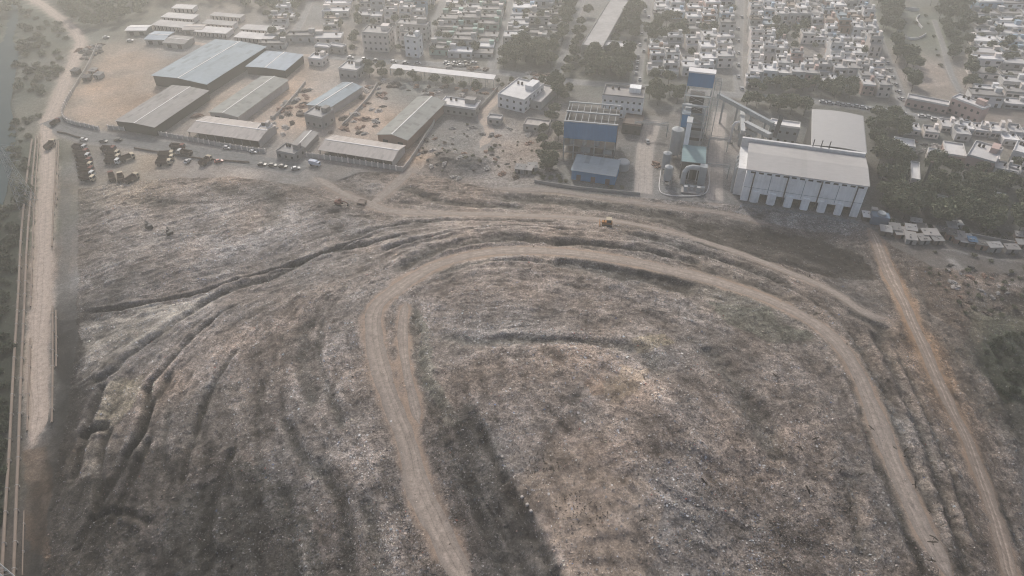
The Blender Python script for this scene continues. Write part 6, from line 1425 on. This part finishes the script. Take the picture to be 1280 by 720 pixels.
# ------------------------------------------------------------------ birds
def bird_mesh(flap, seed):
    m = MB(); m.tube([(-.42, 0, 0), (-.2, 0, .0), (.05, 0, .02), (.25, 0, .04), (.36, 0, .06), (.46, 0, .04)], [.03, .09, .11, .08, .06, .012], 7)
    for s in (-1, 1):
        z1, z2 = flap * .35, flap * .55
        top = [(.2, s * .08, .05), (.28, s * .45, z1 + .05), (.1, s * .95, z2), (-.08, s * .88, z2), (-.08, s * .42, z1), (-.1, s * .08, .03)]
        n = len(top); v = top + [(a, b, c - .025) for a, b, c in top]
        m.add(v, [tuple(range(n)), tuple(range(n, 2 * n))[::-1]] + [(i, (i + 1) % n, n + (i + 1) % n, n + i) for i in range(n)])
    m.add([(-.35, -.04, .01), (-.35, .04, .01), (-.72, .15, 0), (-.64, 0, 0), (-.72, -.15, 0), (-.35, 0, -.03)], [(0, 1, 2, 3, 4), (0, 4, 3, 5), (1, 5, 3, 2)])
    return m.mesh('bird', surf('bird feathers %d' % seed, (.035, .028, .022)))
FLY = [bird_mesh(f, i) for i, f in enumerate((.7, .2, -.3, 1.1))]
m = MB(); m.tube([(-.34, 0, .16), (-.15, 0, .2), (.03, 0, .25), (.15, 0, .33), (.2, 0, .42), (.27, 0, .43), (.33, 0, .41)], [.015, .08, .11, .08, .055, .045, .008], 7)
for s in (-1, 1): m.tube([(0, s * .04, 0), (0, s * .04, .2)], .012, 4)
SIT = m.mesh('bird', surf('sitting bird feathers', (.03, .026, .022)))
r = random.Random(5)
def fly(px, py, up, label='dark kite gliding over the right half of the landfill', group='kites gliding over the landfill'):
    x, y, z = G(px, py); z0 = z; zz = z + up
    for _ in range(8):
        x, y = U(px, py, zz); zz = float(gz(x, y)[0]) + up
    o = bpy.data.objects.new('bird', r.choice(FLY)); COL.objects.link(o); o.location = (x, y, zz); o.rotation_euler = (r.uniform(-.5, .5), r.uniform(-.2, .2), r.uniform(0, 6.28)); s = r.uniform(.85, 1.15); o.scale = (s, s, s); tag(o, label, 'bird', group)
for px, py in [(1021,392),(1012,346),(1138,503),(1089,535),(1131,571),(1144,606),(1166,678),(1163,640),(1112,477),(1265,337),(1208,347),(970,470),(1084,540),(1075,593),(1050,590),(1021,580),(1010,612),(1062,637),(1127,650),(880,602),(1040,574),(1119,560),(1168,672),(1207,647),(1133,562),(804,650),(1000,560),(1020,548),(1165,700),(1180,640)]:
    fly(px, py, r.uniform(3, 14))
for k, poly in enumerate(([(690,622),(725,610),(760,640),(752,660),(715,660),(695,640)], [(648,565),(712,565),(715,598),(655,600)], [(1000,590),(1060,590),(1075,660),(1020,650)], [(880,540),(1010,520),(1030,580),(930,580)])):
    for x, y in scatter(poly, (55, 26, 22, 22)[k], .5, 70 + k):
        o = bpy.data.objects.new('bird', SIT); COL.objects.link(o); o.location = (x, y, float(gz(x, y)[0]) + .02); o.rotation_euler = (0, 0, r.uniform(0, 6.28)); s = r.uniform(.75, 1.05); o.scale = (s, s, s)
        tag(o, ['small dark bird standing on the bare plateau near the pale sacks', 'small dark bird on the plateau in the middle of the mound', 'small dark bird on the slope left of the haul road', 'small dark bird on the pale slope inside the haul road'][k], 'bird', ['birds standing near the sacks', 'birds on the plateau', 'birds left of the haul road', 'birds on the pale slope'][k])

# ------------------------------------------------------------------ loose litter on the waste
def litter():
    n = 420000; X = RNG.uniform(-205, 205, n); Y = 66 + 230 * RNG.random(n) ** 1.25
    i = np.clip(np.searchsorted(HX, X), 0, len(HX) - 1); j = np.clip(np.searchsorted(HY, Y), 0, len(HY) - 1)
    dens = (.25 + .75 * np.clip(LITTER[j, i], 0, 1)) * FILL[j, i] * (1 - .93 * SOFT[j, i]) * np.clip(.7 + .5 * STREAK[j, i], .15, 1.5)
    keep = (RNG.random(n) < dens) & (np.abs(X) < 70 + Y * .75); X, Y, i, j = X[keep], Y[keep], i[keep], j[keep]; n = len(X)
    zz = gz(X, Y); s = RNG.uniform(.09, .24, n) * RNG.choice([1, 1, 1, 1.8], n); a = RNG.uniform(0, 6.28, n); tl = RNG.uniform(-.7, .7, n)
    c, d = np.cos(a) * s, np.sin(a) * s; k = RNG.uniform(.35, 1, n)
    P = np.stack([np.stack([X - c, Y - d, zz + .05 + tl * s], -1), np.stack([X + d * k, Y - c * k, zz + .03], -1), np.stack([X + c, Y + d, zz + .1 - tl * s], -1), np.stack([X - d * k, Y + c * k, zz + .16], -1)], 1)
    me = bpy.data.meshes.new('litter'); me.vertices.add(n * 4); me.vertices.foreach_set('co', P.reshape(-1).astype(np.float32))
    me.loops.add(n * 4); me.loops.foreach_set('vertex_index', np.arange(n * 4, dtype=np.int32)); me.polygons.add(n)
    me.polygons.foreach_set('loop_start', (np.arange(n) * 4).astype(np.int32)); me.polygons.foreach_set('loop_total', np.full(n, 4, np.int32)); me.update(calc_edges=True)
    base = VAL[j, i] * np.exp(RNG.normal(0.02, .5, n)); wv = np.clip(WARM[j, i] + RNG.normal(.5, .8, n), -1.5, 3)
    rgb = np.stack([base * (1 + .1 * wv), base * (1 - .006 - .019 * wv), base * (1 - .103 * wv)], -1)
    pal = np.array([(.40, .40, .41), (.34, .33, .32), (.30, .31, .35), (.10, .14, .24), (.24, .09, .07), (.03, .03, .03), (.30, .27, .2)]); ch = RNG.choice(7, n, p=[.3, .24, .12, .08, .07, .1, .09])
    sp = RNG.random(n) < .03 + .13 * np.clip(LITTER[j, i], 0, 1) * np.clip(VAL[j, i] / .15, .2, 1.2); rgb[sp] = pal[ch][sp] * np.clip(VAL[j, i][sp] / .15, .45, 1.2)[:, None]
    col = np.ones((n, 4, 4), np.float32); col[..., :3] = np.clip(rgb, .012, .6)[:, None]
    at = me.color_attributes.new('tone', 'FLOAT_COLOR', 'POINT'); at.data.foreach_set('color', col.ravel())
    m, nt, b = nmat('litter'); an = node(nt, 'ShaderNodeAttribute', attribute_name='tone'); L(nt, an.outputs['Color'], b.inputs['Base Color']); b.inputs['Roughness'].default_value = .7; me.materials.append(m)
    o = bpy.data.objects.new('litter', me); COL.objects.link(o); tag(o, 'scattered scraps of plastic and paper litter across the landfill', 'litter', None, 'stuff'); print('litter', n)
litter()

# ------------------------------------------------------------------ haze, sky, sun, camera
HAZE, HAZE_C, SUN, SKY = .00060, (1.0, .985, .93), 4.1, .15
mb = MB(); mb.box(-1500, 1500, -900, 2200, -8, 330); m = bpy.data.materials.new('haze'); m.use_nodes = True; nt = m.node_tree; nt.nodes.remove(nt.nodes['Principled BSDF'])
vs = node(nt, 'ShaderNodeVolumeScatter'); vs.inputs['Color'].default_value = (*HAZE_C, 1); vs.inputs['Density'].default_value = HAZE; vs.inputs['Anisotropy'].default_value = .58; L(nt, vs.outputs[0], nt.nodes['Material Output'].inputs['Volume'])
hz = mb.build('haze', m); tag(hz, 'dusty smog haze filling the air over the whole place', 'haze', None, 'stuff')
w = bpy.data.worlds.new('World'); SC.world = w; w.use_nodes = True; nt = w.node_tree
SAZ, SEL = math.radians(-12), math.radians(35)     # sun ahead of the camera, a little to the left
sky = nt.nodes.new('ShaderNodeTexSky'); sky.sky_type = 'NISHITA'; sky.sun_disc = False; sky.sun_elevation = SEL; sky.sun_rotation = SAZ; sky.dust_density = 4.0; sky.air_density = 1.0; sky.altitude = 200
nt.links.new(sky.outputs[0], nt.nodes['Background'].inputs[0]); nt.nodes['Background'].inputs[1].default_value = SKY
s = bpy.data.lights.new('sun', 'SUN'); s.energy = SUN; s.angle = math.radians(4); s.color = (1, .94, .83); so = bpy.data.objects.new('sun', s); COL.objects.link(so)
dv = Vector((math.sin(SAZ) * math.cos(SEL), math.cos(SAZ) * math.cos(SEL), math.sin(SEL))); so.rotation_euler = dv.to_track_quat('Z', 'Y').to_euler()
cam = bpy.data.cameras.new('camera'); cam.sensor_width = 36; cam.lens = 36 * FOC / 1280; cam.clip_start = 1; cam.clip_end = 9000
co = bpy.data.objects.new('camera', cam); COL.objects.link(co); co.location = (0, 0, CAMH); co.rotation_euler = (math.pi / 2 - PITCH, 0, 0); SC.camera = co
SC.view_settings.view_transform = 'Standard'; SC.view_settings.look = 'None'; SC.view_settings.exposure = 0
SC.cycles.use_adaptive_sampling = False; SC.cycles.filter_width = 1.1; SC.cycles.use_denoising = True; SC.cycles.denoiser = 'OPENIMAGEDENOISE'; SC.cycles.denoising_input_passes = 'RGB_ALBEDO_NORMAL'; SC.cycles.denoising_prefilter = 'ACCURATE'; SC.cycles.max_bounces = 4; SC.cycles.volume_bounces = 1
if 0: print('houses', N_HOUSE, 'objects', len(SC.objects))
